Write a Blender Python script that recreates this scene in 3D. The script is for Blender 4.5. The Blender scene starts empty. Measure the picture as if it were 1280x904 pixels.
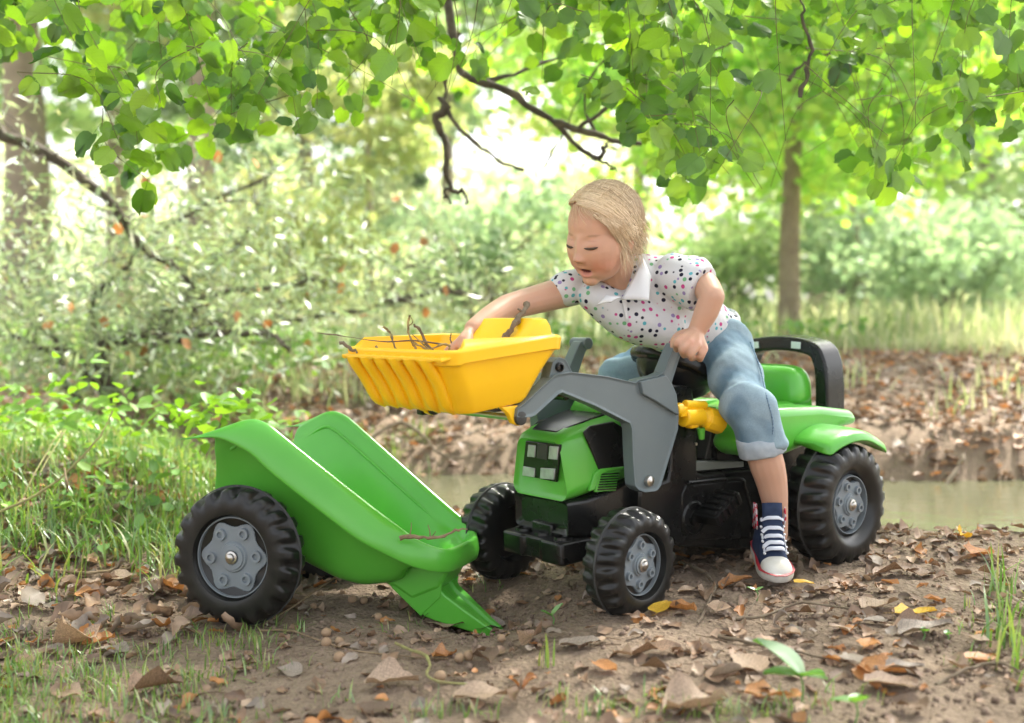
import bpy, bmesh, math, random
import numpy as np
from mathutils import Vector, Matrix, Euler
random.seed(7); rng = np.random.default_rng(7)
sc = bpy.context.scene
col = sc.collection

# ------------------------------------------------------------------ camera
HC = 0.577; PITCH = 0.052; FPX = 1302.6
cam_d = bpy.data.cameras.new('camera'); cam = bpy.data.objects.new('camera', cam_d); col.objects.link(cam)
cam.location = (0, 0, HC); cam.rotation_euler = (math.pi/2 - PITCH, 0, 0)
cam_d.sensor_width = 36; cam_d.lens = 36*FPX/1280; cam_d.clip_start = .05; cam_d.clip_end = 900
cam_d.dof.use_dof = True; cam_d.dof.focus_distance = 2.02; cam_d.dof.aperture_fstop = 2.4
cam_d.dof.aperture_blades = 0
sc.camera = cam
# ------------------------------------------------------------------ world, sun, exposure
SUN_EL, SUN_AZ = math.radians(52), math.radians(38)      # azimuth clockwise from +Y: behind the scene, to the right
w = bpy.data.worlds.new("World"); sc.world = w; w.use_nodes = True
nt = w.node_tree; bg = nt.nodes['Background']
sky = nt.nodes.new('ShaderNodeTexSky'); sky.sky_type = 'NISHITA'; sky.sun_disc = False
sky.sun_elevation = SUN_EL; sky.sun_rotation = SUN_AZ
sky.air_density = 1.0; sky.dust_density = 4.5; sky.ozone_density = .6
hs = nt.nodes.new('ShaderNodeHueSaturation'); hs.inputs['Saturation'].default_value = .22   # thin white overcast
nt.links.new(sky.outputs[0], hs.inputs['Color']); nt.links.new(hs.outputs[0], bg.inputs['Color'])
bg.inputs['Strength'].default_value = .15
sl = bpy.data.lights.new('sun', 'SUN'); so = bpy.data.objects.new('sun', sl); col.objects.link(so)
sl.energy = 4.0; sl.angle = math.radians(4); sl.color = (1, .95, .86)
sd = Vector((math.sin(SUN_AZ)*math.cos(SUN_EL), math.cos(SUN_AZ)*math.cos(SUN_EL), math.sin(SUN_EL)))
so.rotation_euler = sd.to_track_quat('Z', 'Y').to_euler(); so.location = (3, 5, 8)
sc.view_settings.view_transform = 'Standard'; sc.view_settings.look = 'None'
sc.view_settings.exposure = 1.85; sc.view_settings.gamma = 1
sc.cycles.max_bounces = 8; sc.cycles.diffuse_bounces = 4; sc.cycles.transmission_bounces = 6; sc.cycles.transparent_max_bounces = 8
sc.cycles.sample_clamp_indirect = 6

# ------------------------------------------------------------------ helpers
CP, SPt = math.cos(PITCH), math.sin(PITCH)
def ray(px, py):
    u = (px-640)/FPX; v = (452-py)/FPX
    return np.array([u, CP + v*SPt, -SPt + v*CP])
def P(px, py, D):                       # world point seen at a picture position, D metres away along the view axis
    return np.array([0, 0, HC]) + ray(px, py)*D
def wpx(p):                             # world -> picture, arrays (n,3)
    p = np.atleast_2d(p) - np.array([0, 0, HC])
    D = p[:, 1]*CP - p[:, 2]*SPt; U = p[:, 1]*SPt + p[:, 2]*CP
    return 640 + FPX*p[:, 0]/D, 452 - FPX*U/D, D
_nd = rng.normal(size=(60, 3)); _np_ = rng.uniform(0, 6.28, 60)
def fbm(x, y, sc_=1.0, octs=4, seed=0):
    r = 0; a = 1; f = sc_
    for o in range(octs):
        for k in range(4):
            i = (seed*7 + o*4 + k) % 60
            d = _nd[i]; n = math.hypot(d[0], d[1]) + 1e-9
            r = r + a*.3*np.sin((x*d[0]/n + y*d[1]/n)*f*(1+.25*d[2]) + _np_[i] + 1.3*np.sin((x*d[1]-y*d[0])/n*f*.63 + _np_[(i+9) % 60]))
        a *= .5; f *= 2.07
    return r
def sst(a, b, x):
    t = np.clip((x-a)/(b-a), 0, 1); return t*t*(3-2*t)
WATER_Z = -.10
def terrain(x, y):
    x = np.asarray(x, float); y = np.asarray(y, float)
    z = .056*np.clip(x, -.7, 1.3)*(1-sst(3, 6, np.abs(x)))
    z = z + .13*sst(-.55, -1.25, x)*sst(2.15, 2.9, y)*(1-sst(4.2, 5.2, y)) + .03*sst(-.6, -1.2, x)*sst(1.6, 2.2, y)
    near_edge = 3.02 + .22*sst(.5, -.4, x) + .05*np.sin(x*3.1) + .9*sst(-.6, -2.0, x) - .47*sst(.5, 1.0, x)
    far_edge = 4.05 + .08*np.sin(x*2.3+1) + .5*sst(-.9, -2.2, x)
    ch = sst(near_edge-.18, near_edge+.08, y)*(1-sst(far_edge-.1, far_edge+.3, y))
    z = z*(1-ch) + (-.22)*ch
    z = z*(1-sst(far_edge, far_edge+1, y)) + sst(far_edge-.05, far_edge+1.4, y)*.26 + .0*y
    z = z + .10*sst(6, 14, y) + .012*np.clip(y-14, 0, 60)
    z = z - .052*np.exp(-((x+.06)/.11)**2-((y-1.99)/.12)**2)
    z = z + fbm(x, y, 1.7, 3, 2)*.012*(1-ch) + sst(4.2, 6, y)*fbm(x, y, .9, 3, 5)*.05
    return z
def G(px, py, dz=0.0):                  # ground point seen at a picture position
    d = ray(px, py); lo, hi = .8, 60.0
    D = lo
    while D < hi:
        p = np.array([0, 0, HC]) + d*D
        if p[2] < terrain(p[0], p[1]) + dz: break
        D *= 1.004
    return np.array([p[0], p[1], float(terrain(p[0], p[1]))])

def mat(name, colr, rough=.5, spec=.5, metal=0, noise=None, bump=None, coat=0, sss=None, trans=None):
    m = bpy.data.materials.new(name); m.use_nodes = True; n = m.node_tree; b = n.nodes['Principled BSDF']
    b.inputs['Base Color'].default_value = (*colr, 1); b.inputs['Roughness'].default_value = rough
    b.inputs['Specular IOR Level'].default_value = spec; b.inputs['Metallic'].default_value = metal
    b.inputs['Coat Weight'].default_value = coat; b.inputs['Coat Roughness'].default_value = .15
    tc = n.nodes.new('ShaderNodeTexCoord')
    if sss:
        b.inputs['Subsurface Weight'].default_value = sss[0]; b.inputs['Subsurface Radius'].default_value = sss[1]; b.inputs['Subsurface Scale'].default_value = sss[2]
    if noise:                            # (scale, other colour, amount)
        t = n.nodes.new('ShaderNodeTexNoise'); t.inputs['Scale'].default_value = noise[0]; t.inputs['Detail'].default_value = 6
        r = n.nodes.new('ShaderNodeMapRange'); r.inputs[1].default_value = .35; r.inputs[2].default_value = .65; r.inputs[4].default_value = noise[2]
        mx = n.nodes.new('ShaderNodeMix'); mx.data_type = 'RGBA'; mx.inputs[6].default_value = (*colr, 1); mx.inputs[7].default_value = (*noise[1], 1)
        n.links.new(tc.outputs['Object'], t.inputs['Vector']); n.links.new(t.outputs[0], r.inputs[0]); n.links.new(r.outputs[0], mx.inputs[0]); n.links.new(mx.outputs[2], b.inputs['Base Color'])
        rr = n.nodes.new('ShaderNodeMapRange'); rr.inputs[3].default_value = rough*.85; rr.inputs[4].default_value = min(1, rough*1.3)
        n.links.new(t.outputs[0], rr.inputs[0]); n.links.new(rr.outputs[0], b.inputs['Roughness'])
    if bump:                             # (scale, strength, distance)
        t = n.nodes.new('ShaderNodeTexNoise'); t.inputs['Scale'].default_value = bump[0]; t.inputs['Detail'].default_value = 5
        bp = n.nodes.new('ShaderNodeBump'); bp.inputs['Strength'].default_value = bump[1]; bp.inputs['Distance'].default_value = bump[2]
        n.links.new(tc.outputs['Object'], t.inputs['Vector']); n.links.new(t.outputs[0], bp.inputs['Height']); n.links.new(bp.outputs[0], b.inputs['Normal'])
    return m
def leaf_mat(name, cols, transl=.5, rough=.5, gloss=.12, fine=None, warm=(1.4, 1.3, .5)):
    """leaf: diffuse + translucent, colour picked per leaf from cols"""
    m = bpy.data.materials.new(name); m.use_nodes = True; n = m.node_tree; n.nodes.clear()
    out = n.nodes.new('ShaderNodeOutputMaterial'); g = n.nodes.new('ShaderNodeNewGeometry'); oi = n.nodes.new('ShaderNodeObjectInfo')
    ad = n.nodes.new('ShaderNodeMath'); ad.operation = 'ADD'; fr = n.nodes.new('ShaderNodeMath'); fr.operation = 'FRACT'
    n.links.new(g.outputs['Random Per Island'], ad.inputs[0]); n.links.new(oi.outputs['Random'], ad.inputs[1]); n.links.new(ad.outputs[0], fr.inputs[0])
    cr = n.nodes.new('ShaderNodeValToRGB'); e = cr.color_ramp.elements
    for i, c in enumerate(cols):
        pos = i/(len(cols)-1)
        if i < 2: e[i].position = pos; e[i].color = (*c, 1)
        else: q = e.new(pos); q.color = (*c, 1)
    e[0].position = 0; 
    n.links.new(fr.outputs[0], cr.inputs[0])
    src = cr.outputs[0]
    if fine:
        tc = n.nodes.new('ShaderNodeTexCoord'); t = n.nodes.new('ShaderNodeTexNoise'); t.inputs['Scale'].default_value = fine[0]; t.inputs['Detail'].default_value = 5
        n.links.new(tc.outputs['Object'], t.inputs['Vector'])
        r = n.nodes.new('ShaderNodeMapRange'); r.inputs[1].default_value = .3; r.inputs[2].default_value = .7; r.inputs[3].default_value = 1-fine[1]; r.inputs[4].default_value = 1+fine[1]*.6
        n.links.new(t.outputs[0], r.inputs[0])
        vm = n.nodes.new('ShaderNodeVectorMath'); vm.operation = 'SCALE'; n.links.new(src, vm.inputs[0]); n.links.new(r.outputs[0], vm.inputs['Scale']); src = vm.outputs[0]
    d = n.nodes.new('ShaderNodeBsdfDiffuse'); tr = n.nodes.new('ShaderNodeBsdfTranslucent'); gl = n.nodes.new('ShaderNodeBsdfGlossy'); gl.inputs['Roughness'].default_value = rough
    tv = n.nodes.new('ShaderNodeMix'); tv.data_type = 'RGBA'; tv.blend_type = 'MULTIPLY'; tv.inputs[0].default_value = 1; tv.inputs[7].default_value = (*warm, 1) if transl > .3 else (1.2, 1, .7, 1)
    n.links.new(src, d.inputs[0]); n.links.new(src, tv.inputs[6]); n.links.new(tv.outputs[2], tr.inputs[0])
    m1 = n.nodes.new('ShaderNodeMixShader'); m1.inputs[0].default_value = transl; m2 = n.nodes.new('ShaderNodeMixShader'); m2.inputs[0].default_value = gloss*.4
    n.links.new(d.outputs[0], m1.inputs[1]); n.links.new(tr.outputs[0], m1.inputs[2]); n.links.new(m1.outputs[0], m2.inputs[1]); n.links.new(gl.outputs[0], m2.inputs[2]); n.links.new(m2.outputs[0], out.inputs[0])
    return m

def mesh_np(name, V, Fq, m=None, smooth=True, sharp=None):
    me = bpy.data.meshes.new(name); V = np.asarray(V, np.float32)
    if isinstance(Fq, np.ndarray):
        n, k = Fq.shape
        me.vertices.add(len(V)); me.vertices.foreach_set('co', V.ravel())
        me.loops.add(n*k); me.loops.foreach_set('vertex_index', Fq.astype(np.int32).ravel())
        me.polygons.add(n); me.polygons.foreach_set('loop_start', np.arange(0, n*k, k, dtype=np.int32)); me.update(calc_edges=True)
    else:
        me.from_pydata([tuple(map(float, v)) for v in V], [], [list(map(int, f)) for f in Fq])
    if smooth: me.polygons.foreach_set('use_smooth', [True]*len(me.polygons))
    if smooth and sharp: me.set_sharp_from_angle(angle=math.radians(sharp))
    if m: me.materials.append(m)
    me.update()
    return me
def link(name, me, parent=None):
    o = bpy.data.objects.new(name, me); col.objects.link(o)
    if parent: o.parent = parent
    return o
def tag(o, label=None, cat=None, group=None, kind=None):
    if label: o['label'] = label
    if cat: o['category'] = cat
    if group: o['group'] = group
    if kind: o['kind'] = kind
    return o
def empty(name, loc=(0, 0, 0), parent=None, mw=None):
    o = bpy.data.objects.new(name, None); col.objects.link(o); o.empty_display_size = .05
    if parent: o.parent = parent
    o.location = loc
    if mw is not None: o.matrix_world = mw
    return o
class MB:
    def __init__(s): s.v = []; s.f = []
    def add(s, V, F):
        n = len(s.v); s.v += [tuple(map(float, q)) for q in V]; s.f += [[i+n for i in f] for f in F]; return s
    def box(s, c, d, rot=None):
        V = np.array([[x, y, z] for x in (-.5, .5) for y in (-.5, .5) for z in (-.5, .5)])*np.array(d)
        if rot is not None: V = V@np.array(Euler(rot).to_matrix()).T
        return s.add(V+np.array(c), [[0, 1, 3, 2], [4, 6, 7, 5], [0, 4, 5, 1], [2, 3, 7, 6], [0, 2, 6, 4], [1, 5, 7, 3]])
    def cyl(s, a, b, r, r2=None, n=16):
        return s.tube([a, b], [r, r if r2 is None else r2], n, cap='flat')
    def tube(s, pts, rad, n=10, cap='flat', ref=None, asp=1.0):
        V, F = loft(pts, rad, n, cap, ref, asp); return s.add(V, F)
    def prism(s, poly, a0, a1, axis='y'):        # poly in the (x,z) plane for axis y, (y,z) for x, (x,y) for z
        poly = list(poly); n = len(poly)
        area = sum(poly[i][0]*poly[(i+1) % n][1]-poly[(i+1) % n][0]*poly[i][1] for i in range(n))
        if area < 0: poly = poly[::-1]
        def mk(p, t): return {'y': (p[0], t, p[1]), 'x': (t, p[0], p[1]), 'z': (p[0], p[1], t)}[axis]
        V = [mk(p, a0) for p in poly]+[mk(p, a1) for p in poly]
        F = [list(range(n)), list(range(n, 2*n))[::-1]]+[[i+n, (i+1) % n+n, (i+1) % n, i] for i in range(n)]
        return s.add(V, F)
    def lathe(s, prof, c=(0, 0, 0), n=48, axis='y'):
        V = []; F = []
        for k in range(n):
            a = 2*math.pi*k/n
            for r, h in prof:
                p = (r*math.cos(a), h, r*math.sin(a)) if axis == 'y' else ((h, r*math.cos(a), r*math.sin(a)) if axis == 'x' else (r*math.cos(a), r*math.sin(a), h))
                V.append((p[0]+c[0], p[1]+c[1], p[2]+c[2]))
        m = len(prof)
        for k in range(n):
            for j in range(m-1):
                F.append([k*m+j, k*m+j+1, ((k+1) % n)*m+j+1, ((k+1) % n)*m+j])
        return s.add(V, F)
    def build(s, name, m, parent=None, bevel=None, seg=2, smooth=True, sharp=38, sub=0, solid=None, merge=True):
        me = bpy.data.meshes.new(name); bm = bmesh.new()
        vs = [bm.verts.new(v) for v in s.v]
        for f in s.f:
            try: bm.faces.new([vs[i] for i in f])
            except ValueError: pass
        if merge: bmesh.ops.remove_doubles(bm, verts=bm.verts, dist=1e-5)
        bmesh.ops.recalc_face_normals(bm, faces=bm.faces)
        bm.to_mesh(me); bm.free()
        if smooth:
            me.polygons.foreach_set('use_smooth', [True]*len(me.polygons)); me.set_sharp_from_angle(angle=math.radians(sharp))
        me.materials.append(m); o = link(name, me, parent)
        if solid:
            q = o.modifiers.new('s', 'SOLIDIFY'); q.thickness = solid; q.offset = -1
        if bevel:
            q = o.modifiers.new('b', 'BEVEL'); q.width = bevel; q.segments = seg; q.limit_method = 'ANGLE'; q.angle_limit = math.radians(32); q.harden_normals = False
        if sub:
            q = o.modifiers.new('u', 'SUBSURF'); q.levels = sub; q.render_levels = sub
        return o
def crs(pts, n):                             # Catmull-Rom resample of (k,d) points to n
    pts = np.asarray(pts, float)
    if len(pts) == 2: t = np.linspace(0, 1, n)[:, None]; return pts[0]*(1-t)+pts[1]*t
    p = np.vstack([2*pts[0]-pts[1], pts, 2*pts[-1]-pts[-2]]); k = len(pts)-1
    u = np.linspace(0, k-1e-6, n); i = u.astype(int); t = (u-i)[:, None]
    a, b, c, d = p[i], p[i+1], p[i+2], p[i+3]
    return .5*((2*b)+(c-a)*t+(2*a-5*b+4*c-d)*t*t+(3*b-a-3*c+d)*t**3)
def loft(pts, rad, n=12, cap='flat', ref=None, asp=1.0):
    """swept tube; rad per point, asp = depth/width ratio (scalar or per point), ref = width direction"""
    pts = np.asarray(pts, float); k = len(pts)
    rad = np.broadcast_to(np.asarray(rad, float), (k,)).copy(); asp = np.broadcast_to(np.asarray(asp, float), (k,)).copy()
    if cap == 'round':
        T0 = pts[0]-pts[1]; T0 /= np.linalg.norm(T0); T1 = pts[-1]-pts[-2]; T1 /= np.linalg.norm(T1)
        a = np.radians([80, 55, 28]); r0 = rad[0]*min(1, asp[0]); r1 = rad[-1]*min(1, asp[-1])
        pre = [pts[0]+T0*r0*math.sin(x) for x in a]; post = [pts[-1]+T1*r1*math.sin(x) for x in a[::-1]]
        pts = np.vstack([pre, pts, post]); rad = np.concatenate([rad[0]*np.cos(a), rad, rad[-1]*np.cos(a[::-1])])
        asp = np.concatenate([[asp[0]]*3, asp, [asp[-1]]*3]); k = len(pts)
    T = np.gradient(pts, axis=0); T /= (np.linalg.norm(T, axis=1)[:, None]+1e-12)
    u = np.array(ref if ref is not None else ((0, 0, 1) if abs(T[0][2]) < .9 else (1, 0, 0)), float)
    V = []; ang = np.arange(n)*2*math.pi/n
    for i in range(k):
        if ref is not None: u = np.array(ref, float)
        u = u-T[i]*(u@T[i]); u /= np.linalg.norm(u)+1e-12; v = np.cross(T[i], u)
        V += list(pts[i]+rad[i]*(np.cos(ang)[:, None]*u+asp[i]*np.sin(ang)[:, None]*v))
    F = [[i*n+j, i*n+(j+1) % n, (i+1)*n+(j+1) % n, (i+1)*n+j] for i in range(k-1) for j in range(n)]
    F += [list(range(n))[::-1], list(range((k-1)*n, k*n))]
    return V, F
def evalmesh(o):                             # bake an object's modifiers into a new mesh datablock
    dg = bpy.context.evaluated_depsgraph_get(); dg.update()
    return bpy.data.meshes.new_from_object(o.evaluated_get(dg))
def remesh_blob(mb, voxel, smooth_it=6, fac=.5):
    o = mb.build('tmp', None, merge=False, smooth=False) if False else None
    me = bpy.data.meshes.new('tmp'); me.from_pydata(mb.v, [], mb.f); o = link('tmp', me)
    bm = bmesh.new(); bm.from_mesh(me); bmesh.ops.recalc_face_normals(bm, faces=bm.faces); bm.to_mesh(me); bm.free()
    q = o.modifiers.new('r', 'REMESH'); q.mode = 'VOXEL'; q.voxel_size = voxel; q.adaptivity = 0
    q = o.modifiers.new('s', 'SMOOTH'); q.iterations = smooth_it; q.factor = fac
    r = evalmesh(o); bpy.data.objects.remove(o); bpy.data.meshes.remove(me)
    r.polygons.foreach_set('use_smooth', [True]*len(r.polygons))
    return r
def getco(me):
    a = np.empty(len(me.vertices)*3, np.float32); me.vertices.foreach_get('co', a); return a.reshape(-1, 3).astype(float)
def getno(me):
    a = np.empty(len(me.vertices)*3, np.float32); me.vertices.foreach_get('normal', a); return a.reshape(-1, 3).astype(float)
def setco(me, a): me.vertices.foreach_set('co', a.astype(np.float32).ravel()); me.update()
# ------------------------------------------------------------------ materials of the toys
GREEN = mat('green_plastic', (.10, .44, .040), .30, .5, noise=(9, (.075, .38, .03), .6), coat=.25, bump=(60, .03, .002))
YELLOW = mat('yellow_plastic', (.98, .58, .004), .36, .5, noise=(8, (.95, .53, .003), .7), coat=.15, bump=(70, .03, .002))
GREY = mat('grey_plastic', (.13, .165, .175), .38, .5, noise=(10, (.11, .14, .15), .7), bump=(80, .05, .002))
BLACK = mat('black_plastic', (.005, .0055, .0055), .25, .40, noise=(12, (.012, .011, .010), .7), bump=(90, .05, .002))
MATTE = mat('dark_grey_plastic', (.035, .036, .033), .5, .4, noise=(12, (.05, .048, .042), .6))
TYRE = mat('black_tyre_plastic', (.007, .0075, .008), .30, .42, noise=(16, (.022, .020, .017), .5), bump=(60, .08, .003))
RIM = mat('grey_rim_plastic', (.21, .245, .27), .34, .5, noise=(14, (.18, .20, .215), .8))
SEAMG = mat('worn_seam_plastic', (.06, .062, .06), .55, .4, noise=(30, (.03, .03, .03), 1))
STEEL = mat('steel', (.55, .52, .48), .28, .5, metal=1, noise=(40, (.35, .32, .28), .6))
LENS = mat('silver_sticker', (.5, .52, .54), .35, .6, metal=.4, noise=(60, (.3, .31, .32), .7))
WHITE = mat('white_reflector', (.62, .70, .68), .25, .5)
DECAL = mat('pale_print', (.55, .6, .62), .4, .5); DECALB = mat('blue_print', (.03, .12, .35), .4, .5); DECALO = mat('orange_print', (.7, .35, .12), .4)
CLOTHBLK = mat('black_vinyl', (.008, .008, .009), .30, .5, bump=(45, .35, .006))

class Frame:
    def __init__(s, R, t): s.R = np.array(R, float); s.t = np.array(t, float)
    def _o(s, px, py): return s.R.T@(np.array([0, 0, HC])-s.t), s.R.T@ray(px, py)
    def S(s, px, py, c): o, v = s._o(px, py); q = o+v*((c-o[1])/v[1]); return (q[0], q[2])       # on the side plane y=c -> (x,z)
    def N(s, px, py, c): o, v = s._o(px, py); q = o+v*((c-o[0])/v[0]); return (q[1], q[2])       # on the cross plane x=c -> (y,z)
    def mw(s):
        M = Matrix.Identity(4)
        for i in range(3):
            for j in range(3): M[i][j] = s.R[i, j]
            M[i][3] = s.t[i]
        return M
    def poly(s, pts, c): return [s.S(a, b, c) for a, b in pts]
TR = np.array([[-0.77332, 0.63306, -0.03486], [-0.633, -0.77402, -0.01424], [-0.036, 0.01106, 0.99929]])
TF = Frame(TR, [0.1009, 2.045, 0.0058])

# ------------------------------------------------------------------ wheels
def wheel_meshes(R, wd, rimr, nl=20):
    """tyre, rim, bolt meshes; axis y, outer face at +wd/2"""
    NT = nl*10; prof = [(-1, .60), (-.99, .80), (-.93, .90), (-.84, .955), (-.62, .985), (-.40, .995), (-.2, .998), (-.07, .999), (-.045, 1.016), (.045, 1.016), (.07, .999), (.2, .998), (.40, .995), (.62, .985), (.84, .955), (.93, .90), (.99, .80), (1, .68), (.95, .62), (.80, rimr/R+.02), (.62, rimr/R-.005), (.5, rimr/R-.03), (.5, .1)]
    V = []; F = []; m = len(prof)
    for k in range(NT):
        a = 2*math.pi*k/NT
        for t, r in prof:
            rr = r
            if .07 <= abs(t) <= .95 and r > .88:
                ph = nl*a + (math.pi if t < 0 else 0) - abs(t)*1.5
                g = .5-.5*math.cos(ph); g = min(1, max(0, (g-.22)/.4)); g = g*g*(3-2*g)
                env = min(1, (abs(t)-.07)/.45)
                rr = r-.092*(1-g)*env*(1-.45*min(1, max(0, (abs(t)-.80)/.15)))
            tt = t*(wd/2)
            V.append((rr*R*math.cos(a), tt, rr*R*math.sin(a)))
    for k in range(NT):
        k2 = (k+1) % NT
        for j in range(m-1): F.append((k*m+j, k*m+j+1, k2*m+j+1, k2*m+j))
    # inner face of the tyre: dished disc
    b = len(V)
    for k in range(NT):
        a = 2*math.pi*k/NT; V.append((.52*R*math.cos(a), -wd/2+.02, .52*R*math.sin(a)))
    c0 = len(V); V.append((0, -wd/2+.02, 0))
    for k in range(NT):
        k2 = (k+1) % NT; F.append((k*m, k2*m, b+k2, b+k)); F.append((b+k, b+k2, c0, c0)) if False else None
    F = [f for f in F if f]
    tri = [(b+k, b+(k+1) % NT, c0) for k in range(NT)]
    ty = bpy.data.meshes.new('tyre'); ty.from_pydata(V, [], F+tri); ty.polygons.foreach_set('use_smooth', [True]*len(ty.polygons)); ty.set_sharp_from_angle(angle=math.radians(55)); ty.materials.append(TYRE)
    # rim
    NR = 120; rs = [0, .10, .17, .175, .22, .28, .29, .33, .36, .50, .60]+[.66+.02*q for q in range(13)]+[.905, .93, 1.0]
    V = []; F = []
    for r in rs:
        for k in range(NR):
            a = 2*math.pi*k/NR; h = -.012
            edge = .79+.085*math.cos(6*(a+.3)); q_ = min(1, max(0, (edge+.012-r)/.024)); h = -.018+.014*q_*q_*(3-2*q_)
            if r < .34: h = 0.0
            if r < .285: h = .003
            if r <= .17: h = .0015
            if r >= .905: h = .001
            if r == 1.0: h = -.018
            V.append((r*rimr*math.cos(a), h, r*rimr*math.sin(a)))
    for i in range(len(rs)-1):
        for k in range(NR):
            k2 = (k+1) % NR; F.append((i*NR+k, (i+1)*NR+k, (i+1)*NR+k2, i*NR+k2))
    mb = MB(); mb.add(V, F)
    for q in range(6):
        a = math.radians(30+60*q)+.3; cx, cz = .60*rimr*math.cos(a), .60*rimr*math.sin(a)
        mb.lathe([(.145*rimr, -.006), (.135*rimr, .002), (.075*rimr, .002), (.065*rimr, -.003), (.0001, -.003)], (cx, 0, cz), 20)
    ro = mb.build('rimtmp', RIM, sharp=30, merge=False); rm = ro.data; rm.name = 'rim'; bpy.data.objects.remove(ro)
    mb = MB(); mb.lathe([(.0125, -.001), (.012, .002), (.0085, .003), (.007, .0065), (.004, .008), (.0001, .0085)], (0, .002, 0), 24)
    bo = mb.build('btmp', STEEL, sharp=30); bm_ = bo.data; bm_.name = 'hub_bolt'; bpy.data.objects.remove(bo)
    ring = [(1.012*R*math.cos(q), 0, 1.012*R*math.sin(q)) for q in np.linspace(0, 2*math.pi, 97)]
    mb = MB(); mb.tube(ring, .0021, 6); so_ = mb.build('stmp', SEAMG, merge=False); sm_ = so_.data; sm_.name = 'tread_seam'; bpy.data.objects.remove(so_)
    return ty, rm, bm_, sm_
def put_wheel(parent, meshes, c, wd, side, steer=0, spin=0):
    e = empty('wheel', parent=parent); e.location = c
    e.rotation_euler = (0, 0, (0 if side > 0 else math.pi)+steer)
    for n, me, off in (('tyre', meshes[0], 0), ('rim', meshes[1], wd/2-.012), ('hub_bolt', meshes[2], wd/2-.010), ('tread_seam', meshes[3], 0)):
        o = link(n, me, e); o.location = (0, off, 0); o.rotation_euler = (0, spin, 0)
    return e

tractor = empty('toy_tractor', mw=TF.mw())
tag(tractor, 'green and black toy pedal tractor with grey loader arms and yellow bucket under the child', 'toy tractor')
WF = wheel_meshes(.0997, .078, .0600); WR = wheel_meshes(.131, .10, .066, 22)
put_wheel(tractor, WF, (0, .189, .0997), .078, 1, .098, .2)
put_wheel(tractor, WF, (0, -.189, .0997), .078, -1, .098, .9)
put_wheel(tractor, WR, (-.568, .246, .131), .10, 1, 0, .5)
put_wheel(tractor, WR, (-.568, -.246, .131), .10, -1, 0, .1)
S = TF.S; N = TF.N
# --- axles
mb = MB(); mb.cyl((0, -.15, .0997), (0, .15, .0997), .012); mb.box((0, 0, .105), (.035, .20, .03)); mb.build('front_axle', BLACK, tractor, .003)
mb = MB(); mb.cyl((-.568, -.2, .131), (-.568, .2, .131), .012); mb.build('rear_axle', STEEL, tractor)
# --- black nose under the hood (rounded block narrowing downwards)
def sect_loft(stations, name, m, parent, sharp=40, bevel=None, cap=True):
    """stations: list of (x, [(y,z)...]) loops of equal length"""
    V = []; F = []; n = len(stations[0][1])
    for x, lp in stations: V += [(x(y, z) if callable(x) else x, y, z) for y, z in lp]
    for i in range(len(stations)-1):
        for j in range(n): F.append([i*n+j, i*n+(j+1) % n, (i+1)*n+(j+1) % n, (i+1)*n+j])
    if cap: F.append(list(range(n))[::-1]); F.append(list(range((len(stations)-1)*n, len(stations)*n)))
    mb = MB().add(V, F); return mb.build(name, m, parent, bevel, sharp=sharp)
def rrect(hw, z0, z1, r, n=5, hw_top=None):
    """rounded rectangle loop in (y,z); hw_top lets the sides lean in"""
    hw_top = hw if hw_top is None else hw_top; L = []
    for cy, cz, a0 in ((hw_top-r, z1-r, 0), (-hw_top+r, z1-r, 90), (-hw+r, z0+r, 180), (hw-r, z0+r, 270)):
        for k in range(n):
            a = math.radians(a0+90*k/(n-1)); L.append((cy+r*math.cos(a), cz+r*math.sin(a)))
    return L
sect_loft([(.042, rrect(.068, .148, .198, .012)), (.050, rrect(.078, .140, .2045, .008)), (.0, rrect(.083, .128, .2045, .008)), (-.06, rrect(.086, .115, .215, .008)), (-.14, rrect(.088, .10, .235, .008)), (-.42, rrect(.088, .095, .24, .008))], 'nose', BLACK, tractor, 30)
# --- front bumper: wide moulded weight block
mb = MB(); pl = [(.030, -.088), (.068, -.088), (.074, -.080), (.074, -.03), (.066, -.022), (.066, .022), (.074, .03), (.074, .080), (.068, .088), (.030, .088)]
mb.prism([(x+.006 if x > .05 else x-.03, y*1.03) for x, y in pl], .088, .131, 'z'); bmp = mb.build('bumper', BLACK, tractor, .006, 3)
mb = MB()
for y in (-.058, 0, .058): mb.lathe([(.020, .0), (.019, .006), (.010, .006), (.009, .002), (.0001, .002)], (.045, y, .130), 20, 'z')
mb.box((.02, 0, .125), (.05, .09, .03)); mb.build('bumper_boss', BLACK, bmp)
mb = MB(); mb.box((.04, 0, .14), (.02, .06, .03)); mb.build('bumper_bracket', BLACK, tractor, .004)
# --- hood (green shell)
def hoodsec(z0, z1, hw, hwt, r): return rrect(hw, z0, z1, r, 7, hwt)
hood = sect_loft([(.046, hoodsec(.210, .309, .072, .058, .012)), (.0515, hoodsec(.2045, .317, .0795, .064, .020)), (.043, hoodsec(.2045, .329, .082, .068, .025)), (.02, hoodsec(.2045, .339, .083, .071, .03)), (-.04, hoodsec(.212, .352, .085, .074, .032)), (-.12, hoodsec(.225, .365, .087, .077, .034)), (-.215, hoodsec(.235, .378, .088, .079, .036))], 'hood', GREEN, tractor, 60)
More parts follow.
